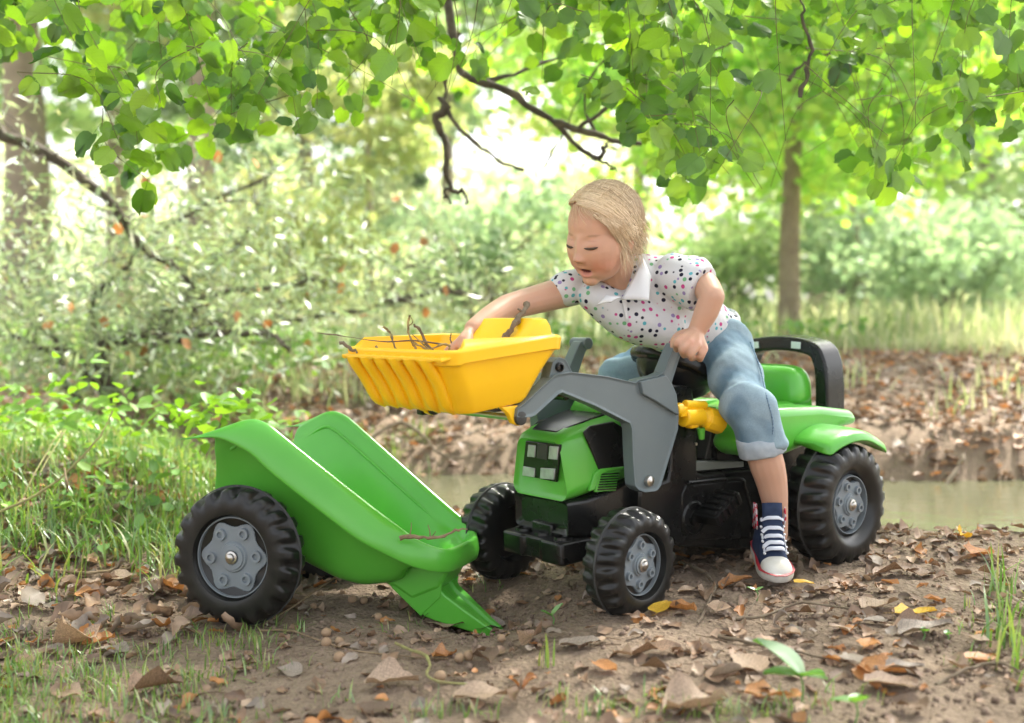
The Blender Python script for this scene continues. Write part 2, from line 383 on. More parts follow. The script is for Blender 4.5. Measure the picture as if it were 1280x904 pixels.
# front light panel
def front_poly(pts, c): return [N(a, b, c) for a, b in pts]
fx = .0525
def fplate(pts, m, name, parent, x0, x1, bev=.0012):
    mb = MB(); lp = front_poly(pts, x1); mb.prism(lp, x0, x1, 'x'); return mb.build(name, m, parent, bev)
lpnl = fplate([(652.5, 594), (657, 551), (700, 556), (695, 603)], BLACK, 'light_panel', hood, fx-.004, fx+.0015)
for q in ([(660, 556), (669, 557), (668, 572), (658.5, 571)], [(686.5, 557.5), (697.5, 558.5), (696, 575), (685, 574)], [(653.5, 583), (668, 585.5), (667.5, 597), (652.5, 594.5)], [(675.5, 585), (693.5, 586), (692, 600), (674.5, 598.5)]):
    fplate(q, LENS, 'headlight', hood, fx, fx+.0035)
fplate([(671.5, 554), (684, 555.5), (683, 575), (670.5, 573)], MATTE, 'grille', hood, fx, fx+.0028)
# side panels, mirrored on both flanks. hood flank leans: plate follows it
def flank_y(z, x): 
    t = min(1, max(0, (z-.22)/.13)); return .0835+(-.012)*t + .016*min(1, max(0, (.03-x)/.25))
def splate(pts, c, m, name, parent, th=.003, dy=.0015, bev=.0012):
    for sgn in (1, -1):
        lp = TF.poly(pts, c); 
        if sum(lp[i][0]*lp[(i+1) % len(lp)][1]-lp[(i+1) % len(lp)][0]*lp[i][1] for i in range(len(lp))) < 0: lp = lp[::-1]
        V = [(x, sgn*(flank_y(z, x)+dy), z) for x, z in lp]+[(x, sgn*(flank_y(z, x)-th), z) for x, z in lp]; n = len(lp)
        F = [list(range(n)), list(range(n, 2*n))[::-1]]+[[i+n, (i+1) % n+n, (i+1) % n, i] for i in range(n)]
        MB().add(V, F).build(name, m, parent, bev)
splate([(733, 541), (741, 533), (768, 527), (800, 548), (800, 581), (792, 582), (748, 587), (743, 570)], .083, BLACK, 'side_window', hood, .004, .002, .002)
splate([(742, 592), (750, 586), (800, 580), (800, 584), (757, 589), (747, 595), (741, 612), (735, 614)], .085, GREEN, 'vent_frame', hood, .004, .0045, .0015)
splate([(742, 615), (747, 592), (774, 588), (771, 592), (767, 613)], .085, GREEN, 'vent_panel', hood, .003, .0025)
for k in range(7):
    y = 592+k*3.2
    splate([(751-k*.9, y), (771.5-k*.55, y-1.6), (771.2-k*.55, y-.1), (750.8-k*.9, y+1.6)], .086, BLACK, 'vent_slot', hood, .002, .0045, None)
mb = MB()    # black strip over the top of the hood
for i in range(12):
    pass
V = []; xs = np.linspace(-.21, .035, 10)
ztop = np.interp(xs, [-.215, -.12, -.04, .02, .043], [.378, .365, .352, .339, .329])+.0025
hwb = np.interp(xs, [-.21, .0, .035], [.062, .050, .035])
for x, z, h in zip(xs, ztop, hwb): V += [(x, -h, z-.0012), (x, -h*.5, z), (x, h*.5, z), (x, h, z-.0012), (x, h+.002, z-.012), (x, -h-.002, z-.012)]
F = [[i*6+j, i*6+(j+1) % 6, (i+1)*6+(j+1) % 6, (i+1)*6+j] for i in range(9) for j in range(6)]+[list(range(6)), list(range(54, 60))]
MB().add(V, F).build('top_panel', BLACK, hood, .001)
# green rear hump of the hood, under the loader
sect_loft([(-.075, rrect(.045, .33, .372, .018)), (-.11, rrect(.066, .33, .392, .024)), (-.16, rrect(.076, .33, .400, .026)), (-.225, rrect(.080, .33, .402, .026))], 'hood_hump', GREEN, hood, 60)
# --- dashboard column, footwell body, rear body
mb = MB(); mb.prism([(-.215, .235), (-.215, .395), (-.24, .405), (-.30, .395), (-.315, .33), (-.315, .235)], -.088, .088); mb.build('dashboard', BLACK, tractor, .006)
mb = MB(); mb.prism(TF.poly([(838, 585), (840, 500), (872, 510), (872, 590), (880, 592), (945, 585), (975, 600), (985, 640), (985, 690), (850, 683), (815, 660), (800, 640), (800, 612), (835, 600)], .115), -.115, .115); body = mb.build('body', BLACK, tractor, .006, 3)
mb = MB(); lp = TF.poly([(858, 606), (925, 601), (930, 612), (940, 640), (938, 672), (862, 676), (852, 665), (852, 618)], .117)
mb.prism(lp, .112, .118); pnl = mb.build('side_panel', BLACK, tractor, .0025)
mb = MB(); mb.tube(crs([(*S(860, 603, .119)[:1], .119, S(860, 603, .119)[1]), (S(922, 598, .119)[0], .119, S(922, 598, .119)[1]), (S(932, 612, .119)[0], .119, S(932, 612, .119)[1]), (S(945, 665, .119)[0], .119, S(945, 665, .119)[1])], 24), .0035, 8); mb.build('side_rib', BLACK, tractor)
# seat box between footwell and rear wheels
sect_loft([(-.36, rrect(.10, .235, .262, .008)), (-.44, rrect(.105, .10, .27, .010)), (-.50, rrect(.12, .12, .30, .012)), (-.74, rrect(.12, .13, .31, .012))], 'seat_box', BLACK, tractor, 35)
# footwell console with the stickers (grey slanted face) and pale sill
mb = MB(); mb.prism(TF.poly([(881, 578), (890, 538), (905, 528), (925, 528), (940, 580)], .085), .02, .085); cons = mb.build('console', MATTE, tractor, .004)
mb = MB(); mb.prism(TF.poly([(870, 577), (930, 577), (930, 584), (870, 589)], .112), .085, .112); mb.build('sill', mat('pale_grey_plastic', (.16, .18, .16), .4), tractor, .002)
def decal(pts, c, m, name, parent, th=.0012):
    mb = MB(); mb.prism(TF.poly(pts, c), c-.001, c+th); return mb.build(name, m, parent)
dk = decal([(893, 541), (910, 539), (909, 562), (891, 562)], .0862, BLACK, 'warning_label', cons, .0008)
decal([(897, 541), (901, 537), (908, 535), (912, 538), (910, 543), (903, 547), (897, 546)], .0865, DECAL, 'logo', cons, .0015)
for q in ([(899, 541), (903, 539.5), (904, 542), (900, 544)], [(905, 538.5), (908.5, 537.5), (908.5, 540.5), (905, 541.5)]): decal(q, .0882, DECALB, 'letter', cons, .0006)
decal([(898, 556), (907, 554), (907, 556), (901, 557), (900, 559), (907, 559.5), (907, 561.5), (897, 561)], .0865, DECAL, 'symbol', cons, .0016)
decal([(897.5, 556.5), (899.5, 556), (899.5, 560), (897, 560)], .0882, DECALO, 'symbol', cons, .0012)
# small grey lug on the column
mb = MB(); x, z = S(869, 555, .116); mb.cyl((x, .10, z), (x, .12, z), .004, .003, 12); mb.build('bolt', STEEL, tractor)
# --- pedal and crank on the near side, and on the far side
for sgn, ang in ((1, 0), (-1, math.pi)):
    cx, cz = S(868, 648, .12)
    mb = MB(); mb.lathe([(.036, .114), (.036, .119), (.032, .122), (.030, .119), (.0001, .119)], (cx, 0, cz), 40)
    mb.lathe([(.016, .119), (.015, .128), (.006, .130), (.0001, .130)], (cx, 0, cz), 24)
    V = [(v[0], v[1]*sgn, v[2]) for v in mb.v]; m2 = MB(); m2.add(V, mb.f); crk = m2.build('crank', BLACK, tractor, None)
    px_, pz_ = (S(895, 634, .15) if sgn > 0 else (cx-.03, cz-.05))
    mb = MB(); mb.tube([(cx, sgn*.124, cz), (px_, sgn*.128, pz_)], [.009, .008], 10)
    # moulded pedal: slanted block with raised ridges on the treads
    th = .50
    R_ = np.array([[math.cos(th), 0, math.sin(th)], [0, 1, 0], [-math.sin(th), 0, math.cos(th)]])
    def rp(c, d, n=None):
        q = MB(); q.box((0, 0, 0), d); V = (np.array(q.v)+np.array(c))@R_.T+np.array([px_, 0, pz_]); V[:, 1] = (V[:, 1]+.155)*sgn; mb.add(V, q.f)
    rp((0, 0, 0), (.088, .056, .022)); 
    for k in range(5): rp((-.034+.017*k, 0, .013), (.010, .052, .008)); rp((-.034+.017*k, 0, -.013), (.010, .052, .008)); rp((-.034+.017*k, .029, 0), (.010, .006, .024))
    mb.build('pedal', BLACK, tractor, .0015)
# --- seat with flared wings
seat = MB()
st = []
def seatsec(x, hw, zb, zt): return (x, rrect(hw, zb, zt, min(.02, (zt-zb)/2.2), 5))
seat = sect_loft([seatsec(-.455, .085, .285, .305), seatsec(-.50, .095, .283, .315), seatsec(-.56, .10, .28, .325), seatsec(-.63, .10, .275, .335), seatsec(-.66, .10, .27, .34), seatsec(-.70, .10, .28, .35)], 'seat', GREEN, tractor, 60)
# backrest: thick padded bulge
xs = [(.0, .095), (.3, .100), (.6, .098), (.85, .088), (1.0, .060)]
V = []; F = []; n = 28
lvl = [(.315, .105, .048), (.338, .107, .050), (.360, .106, .048), (.382, .102, .044), (.398, .094, .036), (.408, .080, .026), (.4135, .055, .012)]
for z, hw, hd in lvl:
    for k in range(n):
        a = 2*math.pi*k/n; ca, sa = math.cos(a), math.sin(a); e = .55
        V.append((-.665-.10*(z-.3)+hd*math.copysign(abs(ca)**e, ca), hw*math.copysign(abs(sa)**e, sa), z))
F = [[i*n+j, i*n+(j+1) % n, (i+1)*n+(j+1) % n, (i+1)*n+j] for i in range(len(lvl)-1) for j in range(n)]+[list(range(n)), list(range((len(lvl)-1)*n, len(lvl)*n))]
MB().add(V, F).build('backrest', GREEN, tractor, sharp=60, sub=1)
# fenders: arched wing over each rear wheel, with an upper shelf
for sgn in (1, -1):
    V = []; nA = 20
    for k in range(nA+1):
        t = k/nA; a = math.radians(50+125*(1-t)-45)          # angle from +x, front to rear
    rows = []
    for k in range(nA+1):
        t = k/nA; a = math.radians(60+80*t); cx, cz = -.575, .131
        R1 = .152+.010*t; x = cx+R1*math.cos(a)*1.05; z = cz+R1*math.sin(a)
        if t > .75: z += .006*((t-.75)/.25)**1.2; x -= .012*((t-.75)/.25)
        yo = .285+.012*math.sin(t*3.14)
        rows.append([(x, .10, z+.010), (x, .18, z+.010), (x, yo-.02, z+.004), (x, yo-.004, z-.004), (x, yo, z-.022), (x, yo-.004, z-.024), (x, yo-.022, z-.004), (x, .18, z), (x, .10, z)])
    m_ = len(rows[0]); V = [(p[0], p[1]*sgn, p[2]) for r in rows for p in r]
    F = [[i*m_+j, i*m_+(j+1) % m_, (i+1)*m_+(j+1) % m_, (i+1)*m_+j] for i in range(nA) for j in range(m_)]+[list(range(m_)), list(range(nA*m_, (nA+1)*m_))]
    MB().add(V, F).build('fender', GREEN, tractor, sharp=50, sub=1)
    # moulded shoulder joining the seat and the fender, side apron in front
    lp = TF.poly([(968, 512), (1030, 508), (1072, 513), (1078, 530), (1056, 535), (1035, 545), (1015, 558), (990, 568), (948, 574), (935, 560), (945, 535)], .20)
    mb = MB(); mb.prism(lp, .195*sgn, .095*sgn); mb.build('seat_wing', GREEN, tractor, .02, 5)
# --- roll bar: padded hoop behind the seat with two reflectors
hx = -.735
pth = crs([(hx, -.125, .30), (hx-.004, -.123, .37), (hx-.008, -.114, .418), (hx-.010, -.088, .449), (hx-.012, 0, .460), (hx-.010, .088, .449), (hx-.008, .114, .418), (hx-.004, .123, .37), (hx, .125, .30)], 40)
V, F = [], []
def sweep_rect(pth, tx, tn, name, m, parent, bevel=.006):
    V = []; F = []; k = len(pth); T = np.gradient(pth, axis=0); T /= np.linalg.norm(T, axis=1)[:, None]
    for i in range(k):
        n_ = np.cross(T[i], [1, 0, 0]); n_ /= np.linalg.norm(n_)
        for a, b in ((-1, -1), (1, -1), (1, 1), (-1, 1)): V.append(pth[i]+np.array([1, 0, 0])*tx*a/2+n_*tn*b/2)
    F = [[i*4+j, i*4+(j+1) % 4, (i+1)*4+(j+1) % 4, (i+1)*4+j] for i in range(k-1) for j in range(4)]+[[0, 1, 2, 3], [(k-1)*4+j for j in range(4)]]
    return MB().add(V, F).build(name, m, parent, bevel, 3)
rb = sweep_rect(pth, .072, .034, 'roll_bar', BLACK, tractor)
mb = MB()
for y, r in ((-.066, .04), (.052, -.03)): mb.box((hx+.0195, y, .481), (.004, .022, .014))
V = [(x, y, z) for x, y, z in mb.v]
m2 = MB(); m2.box((hx+.0275, -.066, .4545), (.003, .026, .016), (.10, 0, 0)); m2.build('reflector', WHITE, rb, .001)
m2 = MB(); m2.box((hx+.0275, .054, .4565), (.003, .026, .016), (-.06, 0, 0)); m2.build('reflector', WHITE, rb, .001)
# --- steering wheel with a soft black cover, column
swc = np.array([-.352, .0, .428]); nrm = np.array([-.42, .1, .90]); nrm /= np.linalg.norm(nrm)
e1 = np.cross(nrm, [0, 1, 0]); e1 /= np.linalg.norm(e1); e2 = np.cross(nrm, e1)
ring = [swc+.092*(math.cos(a)*e1+math.sin(a)*e2) for a in np.linspace(0, 2*math.pi, 49)]
mb = MB(); mb.tube(ring, [.0145+.0012*math.sin(i*2.1) for i in range(49)], 12); sw = mb.build('steering_wheel', BLACK, tractor)
V = []; F = []; nr, na = 9, 60
for i in range(nr):
    for k in range(na):
        a = 2*math.pi*k/na; r = .088*i/(nr-1)
        wv = .008*math.sin(5*a+1.5*i)+.006*math.sin(9*a-1.1*i)+.005*math.cos(3*a+i)
        h = .012-.075*(i/(nr-1))*(1-(i/(nr-1)))*2.0+wv*min(1, i/3)*(1 if i < nr-1 else .2)
        V.append(swc+r*(math.cos(a)*e1+math.sin(a)*e2)+nrm*(h if i < nr-1 else 0))
F = [[i*na+k, i*na+(k+1) % na, (i+1)*na+(k+1) % na, (i+1)*na+k] for i in range(nr-1) for k in range(na)]
MB().add(V, F).build('wheel_cover', CLOTHBLK, sw, sub=1)
V = []
for i in range(7):                     # the soft bag hanging below the rim
    for k in range(na):
        a = 2*math.pi*k/na; t = i/6; r = (.092*(1-t*t)+.022*t*t)*(1+.07*math.sin(6*a+2*i)*t); V.append(swc+r*(math.cos(a)*e1+math.sin(a)*e2)-nrm*(.075*t+.006*math.sin(8*a+i)*t))
F = [[i*na+k, i*na+(k+1) % na, (i+1)*na+(k+1) % na, (i+1)*na+k] for i in range(6) for k in range(na)]+[list(range(6*na, 7*na))]
MB().add(V, F).build('wheel_bag', CLOTHBLK, sw, sub=1)
mb = MB(); mb.tube([swc-nrm*.06, (-.30, 0, .36), (-.26, 0, .30)], [.018, .02, .025], 14); mb.build('steering_column', BLACK, tractor)
# --- loader
def plate(poly, y0, y1, name, m, parent, inset=.006, depth=.004, bevel=.0018):
    """extruded plate with a raised border on the outer face (y1)"""
    if sum(poly[i][0]*poly[(i+1) % len(poly)][1]-poly[(i+1) % len(poly)][0]*poly[i][1] for i in range(len(poly))) < 0: poly = poly[::-1]
    bm = bmesh.new(); n = len(poly)
    a = [bm.verts.new((x, y0, z)) for x, z in poly]; b = [bm.verts.new((x, y1, z)) for x, z in poly]
    bm.faces.new(a); fo = bm.faces.new(b[::-1])
    for i in range(n): bm.faces.new([b[i], b[(i+1) % n], a[(i+1) % n], a[i]])
    bmesh.ops.recalc_face_normals(bm, faces=bm.faces); 
    if inset:
        bmesh.ops.inset_region(bm, faces=[fo], thickness=inset, depth=0)
        for v in fo.verts: v.co.y -= depth*(1 if y1 > y0 else -1)
    me = bpy.data.meshes.new(name); bm.to_mesh(me); bm.free(); me.polygons.foreach_set('use_smooth', [True]*len(me.polygons)); me.set_sharp_from_angle(angle=math.radians(30)); me.materials.append(m)
    o = link(name, me, parent); q = o.modifiers.new('b', 'BEVEL'); q.width = bevel; q.segments = 2; q.limit_method = 'ANGLE'; q.angle_limit = math.radians(25)
    return o
ARM = [(646.5, 521.8), (648, 510.5), (656.5, 504), (694, 469), (700.3, 467.4), (714.9, 465), (760, 470.5), (795.2, 478.4), (800, 474.7), (822, 470), (830, 466), (842.6, 434.6), (846, 429), (853, 428), (857, 434), (851, 444.3), (840.2, 478.4), (846.3, 493), (849, 517), (848.2, 536.8), (827, 607), (823, 613), (819.5, 614.6), (807, 615.8), (799, 613), (794, 607.3), (791.5, 570), (790.3, 536.8), (787.9, 529.5), (745, 508), (704, 491), (699, 493), (669.9, 519.8), (664, 522)]
EAR = [(684, 478), (688, 462), (690, 453), (698, 446.5), (706, 449), (713, 462), (716, 470), (706, 475)]
BLK = [(800.5, 477), (822, 472), (832, 469), (838.5, 479), (845, 493), (847.5, 512), (848.3, 519), (842, 516), (820, 502), (803, 492.5)]
loader = empty('loader', parent=tractor)
for sgn in (1, -1):
    lp = TF.poly(ARM, .15); plate(lp, .122*sgn, .15*sgn, 'arm', GREY, loader, .0045, .0035)
    plate(TF.poly(EAR, .14), .118*sgn, .143*sgn, 'linkage', GREY, loader, .004, .002)
    plate(TF.poly(BLK, .153), .125*sgn, .155*sgn, 'arm_cover', GREY, loader, None)
    x, z = S(814, 602, .155); mb = MB(); mb.lathe([(.011, .148), (.010, .154), (.005, .156), (.0001, .157)], (x, 0, z), 20)
    MB().add([(a, b*sgn, c) for a, b, c in mb.v], mb.f).build('pivot_bolt', STEEL, loader)
    x, z = S(700.6, 459, .145); mb = MB(); mb.lathe([(.009, .141), (.0085, .146), (.0055, .147), (.005, .143), (.0001, .143)], (x, 0, z), 20)
    MB().add([(a, b*sgn, c) for a, b, c in mb.v], mb.f).build('linkage_pin', BLACK, loader)
# cylindrical knob at the end of the far handle, cross brace, black link between the arms
x, z = S(850, 432, .145)
mb = MB(); mb.cyl((x, -.165, z), (x, -.115, z), .013, None, 20); mb.build('handle_knob', GREY, loader, .002)
x, z = S(720, 485, .12); mb = MB(); mb.box((x, 0, z), (.07, .25, .012), (0, .5, 0)); mb.build('cross_plate', BLACK, loader, .003)
x, z = S(822, 500, .13); mb = MB(); mb.cyl((x, -.125, z), (x, .125, z), .012, None, 20); mb.build('cross_tube', GREY, loader)
x0_, z0_ = S(838, 545, .11); x1_, z1_ = S(824, 598, .11); mb = MB(); mb.tube([(x0_, .105, z0_), (x1_, .105, z1_)], .005, 8); mb.build('stay_rod', STEEL, loader)
# --- bucket
bucket = empty('bucket', parent=tractor)
def bloop(x0, x1, hw, z, r, n=7, zf=None):
    L = []
    for cx, cy, a0 in ((x1-r, hw-r, 0), (x0+r, hw-r, 90), (x0+r, -hw+r, 180), (x1-r, -hw+r, 270)):
        for k in range(n):
            a = math.radians(a0+90*k/(n-1)); x = cx+r*math.cos(a); L.append((x, cy+r*math.sin(a), zf(x) if zf else z))
    return L
def rimz(x):                                # height of the rim: high at the back, low at the lip
    return .4965+.022*float(1-sst(.326, .350, x))+.10*(min(x, .34)-.21)*float(1-sst(.326, .350, x)*.9)
xb0, xb1 = .190, .322
bz = lambda z: (lambda x: z+(.322-x)*.085)
loops = [bloop(xb0, xb1, .138, .402, .022, zf=bz(.402)), bloop(xb0-.008, xb1+.008, .144, .412, .026, zf=bz(.411)), bloop(xb0-.034, xb1+.026, .154, .455, .026, zf=bz(.453)), bloop(xb0-.058, xb1+.042, .163, .49, .024, zf=lambda x: rimz(x)-.012)]
loops.append(bloop(xb0-.066, xb1+.050, .170, .5, .026, zf=lambda x: rimz(x)-.010))
loops.append(bloop(xb0-.068, xb1+.052, .172, .5, .026, zf=lambda x: rimz(x)+.012))
loops.append(bloop(xb0-.064, xb1+.048, .167, .5, .026, zf=lambda x: rimz(x)+.016))
loops.append(bloop(xb0-.050, xb1+.040, .155, .5, .026, zf=lambda x: rimz(x)+.012))
loops += [bloop(xb0-.026, xb1+.020, .146, .455, .026), bloop(xb0+.004, xb1+.002, .136, .424, .024, zf=bz(.412)), bloop(xb0+.012, xb1-.004, .130, .416, .022, zf=bz(.409))]
n = len(loops[0]); V = [p for l in loops for p in l]; F = [[i*n+j, i*n+(j+1) % n, (i+1)*n+(j+1) % n, (i+1)*n+j] for i in range(len(loops)-1) for j in range(n)]+[list(range(n)), list(range((len(loops)-1)*n, len(loops)*n))]
MB().add(V, F).build('shell', YELLOW, bucket, sharp=35, bevel=.0015)
# raised back hump
V = []; 
for x, s_, zt in ((.122, 1, .556), (.146, .96, .556), (.190, .9, .515)):
    for y, z in ((-.09, .50), (-.068, zt-.014), (-.056, zt-.003), (-.04, zt), (.108, zt), (.122, zt-.003), (.132, zt-.014), (.142, .50)): V.append((x, y*s_-.005, z))
F = [[i*8+j, i*8+(j+1) % 8, (i+1)*8+(j+1) % 8, (i+1)*8+j] for i in range(2) for j in range(8)]+[list(range(8)), list(range(16, 24))]
MB().add(V, F).build('back_hump', YELLOW, bucket, .006, 3)
# ribs over the front plate, ending as scallops on the lip
for k in range(7):
    y = -.140+.280*k/6
    if k < 6: 
        mb = MB(); yy = y+.010
        pts = [(xb1+.056, yy, .499), (xb1+.051, yy, .486), (xb1+.030, yy, .455), (xb1+.012, yy*.95, .418), (xb1-.004, yy*.93, .402)]
        mb.tube(crs(pts, 12), [.0155]*3+[.015]*6+[.013, .010, .006], 12, ref=(0, 1, 0), asp=.62); mb.build('rib', YELLOW, bucket, sharp=60)
mb = MB()
for k in range(11):
    y = -.150+.30*k/10; mb.tube([(xb1+.030, y, .503), (xb1+.062, y, .4965)], [.014, .009], 12, ref=(0, 1, 0), asp=.4)
mb.box((xb1+.04, 0, .4985), (.045, .315, .005)); mb.build('lip', YELLOW, bucket, .0015)
# brackets, rod and bolt under the bucket
for y in (-.125, .135):
    mb = MB(); mb.prism([(.250, .408), (.205, .408), (.196, .395), (.200, .378), (.212, .372), (.226, .378), (.235, .395)], y-.006, y+.006); br = mb.build('bracket', YELLOW, bucket, .002)
    mb = MB(); mb.lathe([(.0125, .006), (.012, .012), (.006, .014), (.0001, .014)], (.212, y, .386), 20); mb.build('bolt', MATTE, br)
mb = MB(); mb.cyl((.212, -.15, .386), (.212, .14, .386), .006, None, 14); mb.build('rod', STEEL, bucket)
mb = MB(); mb.box((.212, -.145, .386), (.03, .02, .026)); mb.box((.18, -.02, .392), (.05, .10, .014)); mb.build('under_link', BLACK, bucket, .003)
# --- yellow signal horn on a green stalk by the dashboard
horn = empty('signal_lamp', parent=tractor)
c = .138
def hp(px, py, y=c): q = S(px, py, y); return (q[0], y, q[1])
mb = MB(); a = hp(856, 506); b = hp(881, 507); mb.cyl(a, b, .0095, None, 18); mb.build('lamp_tube', YELLOW, horn, .002)
mb = MB(); a = hp(853, 522); b = hp(876, 521); mb.cyl(a, b, .019, None, 18); mb.box(((a[0]+b[0])/2, c, a[2]-.018), (.022, .02, .012)); mb.box((a[0]+.004, c, a[2]+.012), (.02, .022, .02)); mb.build('lamp_body', YELLOW, horn, .003)
a = np.array(hp(876, 521)); b = np.array(hp(900, 528, c+.01)); d = b-a; d /= np.linalg.norm(d)
mb = MB(); mb.tube([a, a+d*.012, a+d*.013, b, b-d*.001, b-d*.012], [.017, .019, .024, .0255, .020, .018], 10); mb.build('lamp_head', YELLOW, horn, .0015)
mb = MB(); a = hp(849, 512); mb.cyl((a[0]+.012, c, a[2]), (a[0]-.004, c, a[2]), .012, .014, 14); mb.build('lamp_knob', YELLOW, horn, .002)
mb = MB(); a = hp(876, 535); b = hp(877, 549); mb.cyl(a, (b[0], c, b[2]), .009, .006, 12); mb.build('lamp_stalk', GREEN, horn)
mb = MB(); a = hp(893, 512, .02); mb.box(a, (.05, .05, .018)); mb.build('tray', GREEN, tractor, .003)

# ------------------------------------------------------------------ trailer
yaw, pit, roll = math.radians(-19), math.radians(22), math.radians(3.0)
Ff = np.array([math.cos(yaw), math.sin(yaw), 0]); Nn = np.array([math.sin(yaw), -math.cos(yaw), 0]); Uu = np.array([0, 0, 1.])
F2 = Ff*math.cos(pit)-Uu*math.sin(pit); U2 = Uu*math.cos(pit)+Ff*math.sin(pit)
N3 = Nn*math.cos(roll)+U2*math.sin(roll); U3 = U2*math.cos(roll)-Nn*math.sin(roll)
hubw = P(287, 698, 1.945)
QF = Frame(np.stack([F2, N3, U3], 1), hubw-N3*.215)
trailer = empty('toy_trailer', mw=QF.mw())
tag(trailer, 'empty green toy tipping trailer with black wheels, its hitch resting on the ground', 'toy trailer')
WT = wheel_meshes(.130, .070, .0815, 20)
put_wheel(trailer, WT, (0, .182, 0), .070, 1, 0, .35); put_wheel(trailer, WT, (0, -.190, 0), .070, -1, 0, .35)
mb = MB(); mb.cyl((0, -.16, 0), (0, .16, 0), .010, None, 14); mb.build('axle', STEEL, trailer)
# tub: U-shaped wall path (near rear -> front -> far rear)
def hz(x): return float(np.interp(x, [-.19, -.155, -.12, -.10, -.08, -.05, .0, .2, .30, .38], [.135, .172, .215, .237, .248, .250, .238, .190, .168, .158]))
def path(hwr, hwf, xr, xf, r, n=60):
    pts = []
    nl_ = 26
    for i in range(nl_): t = i/(nl_-1); x = xr+(xf-r-xr)*t; pts.append((x, hwr+(hwf-hwr)*(t**1.5)))
    for k in range(1, 9): a = math.radians(90-90*k/8); pts.append((xf-r+r*math.cos(a), hwf-r+r*math.sin(a)))
    pts += [(x, -y) for x, y in pts[::-1]][0:]
    return pts
Pin = path(.155, .120, -.15, .342, .065); 
rowsets = []
def drop(x): return float(np.interp(x, [-.19, -.12, -.08, 0, .2, .36], [.010, .036, .052, .060, .056, .034]))
def flare(x, y, o):       # offset outwards in plan
    if x > .278 and abs(y) < .055: return (x+o, y)
    if x > .278: 
        a = math.atan2(max(0, abs(y)-.065), x-.278); return (x+o*math.cos(a), y+o*math.sin(a)*(1 if y > 0 else -1))
    return (x, y+o*(1 if y > 0 else -1))
def flo(x): return float(np.interp(x, [-.16, 0, .16, .21, .26, .29, .33, .36], [.035, .010, .006, .016, .046, .075, .090, .095]))
prof = [(.042, lambda x: hz(x)-drop(x)-.004, 0), (.044, lambda x: hz(x)-drop(x), 0), (.038, lambda x: hz(x)-drop(x)*.55, 0), (.024, lambda x: hz(x)-.010, 0), (.015, lambda x: hz(x)-.001, 0), (.008, lambda x: hz(x), 0), (.001, lambda x: hz(x)-.004, 0), (-.004, lambda x: hz(x)-.030, 0), (-.007, lambda x: hz(x)-.034, 0), (-.032, lambda x: flo(x)+(hz(x)-flo(x))*.45, 0), (-.040, lambda x: flo(x)+(hz(x)-flo(x))*.18, 0), (-.053, lambda x: flo(x)+.006, 0), (-.07, lambda x: flo(x), 0)]
V = []; m_ = len(prof)
for x, y in Pin:
    xo = x
    rear = max(0, min(1, (-.05-x)/.10))
    for j, (o, zf, _) in enumerate(prof):
        if o > .010: o = .010+(o-.010)*(1-.45*float(sst(.22, .32, x)))
        q = flare(x, y, o); xx = q[0]
        z = zf(x)
        if j <= 3: xx -= rear*.052*(1-.2*j)            # the flange runs on to a pointed tail
        if j >= 7: xx += rear*.012*(j-6)/3
        V.append((xx, q[1], z))
k_ = len(Pin); F = [[i*m_+j, i*m_+j+1, (i+1)*m_+j+1, (i+1)*m_+j] for i in range(k_-1) for j in range(m_-1)]
# floor strips joining near and far inner edges
half = k_//2
for i in range(half-1):
    a, b = i*m_+m_-1, (i+1)*m_+m_-1; c_, d_ = (k_-2-i)*m_+m_-1, (k_-1-i)*m_+m_-1
    F.append([a, b, c_, d_])
tub = MB().add(V, F).build('tub', GREEN, trailer, sharp=50, solid=.004, sub=1)
# inner panel line on both walls
for sgn in (1, -1):
    pp = [(-.115, .165), (-.085, .205), (-.06, .212), (0, .200), (.2, .152), (.27, .135)]
    mb = MB(); mb.tube(crs([(x, sgn*(.1465-.033*max(0, (x+.15)/.43)**1.5), z) for x, z in pp], 30), .0032, 8); mb.build('wall_bead', GREEN, tub)
# underside keel and the hitch tongue
mb = MB(); mb.prism([(.20, .03), (.27, .035), (.31, .03), (.352, .075), (.358, .125), (.30, .11), (.24, .06)], -.05, .05); mb.build('front_block', GREEN, trailer, .008, 3)
for sgn in (1, -1):
    mb = MB(); mb.prism([(.225, .050), (.265, .030), (.338, .008), (.360, .060), (.345, .112), (.322, .110)], sgn*.044-.003, sgn*.044+.003); mb.build('gusset', GREEN, trailer, .002)
st = [(.30, .046, .022, .075), (.345, .046, .011, .078), (.365, .044, .012, .067), (.41, .036, .018, .056), (.455, .027, .024, .046), (.488, .020, .028, .040), (.500, .013, .030, .037)]
V = []; F = []
for x, hw, z0, z1 in st: V += [(x, -hw, z0), (x, -hw, z1), (x, -hw*.45, z1), (x, -hw*.4, z1-.007), (x, hw*.4, z1-.007), (x, hw*.45, z1), (x, hw, z1), (x, hw, z0)]
F = [[i*8+j, i*8+(j+1) % 8, (i+1)*8+(j+1) % 8, (i+1)*8+j] for i in range(len(st)-1) for j in range(8)]+[list(range(8)), list(range(8*(len(st)-1), 8*len(st)))]
MB().add(V, F).build('hitch', GREEN, trailer, .003, 3)
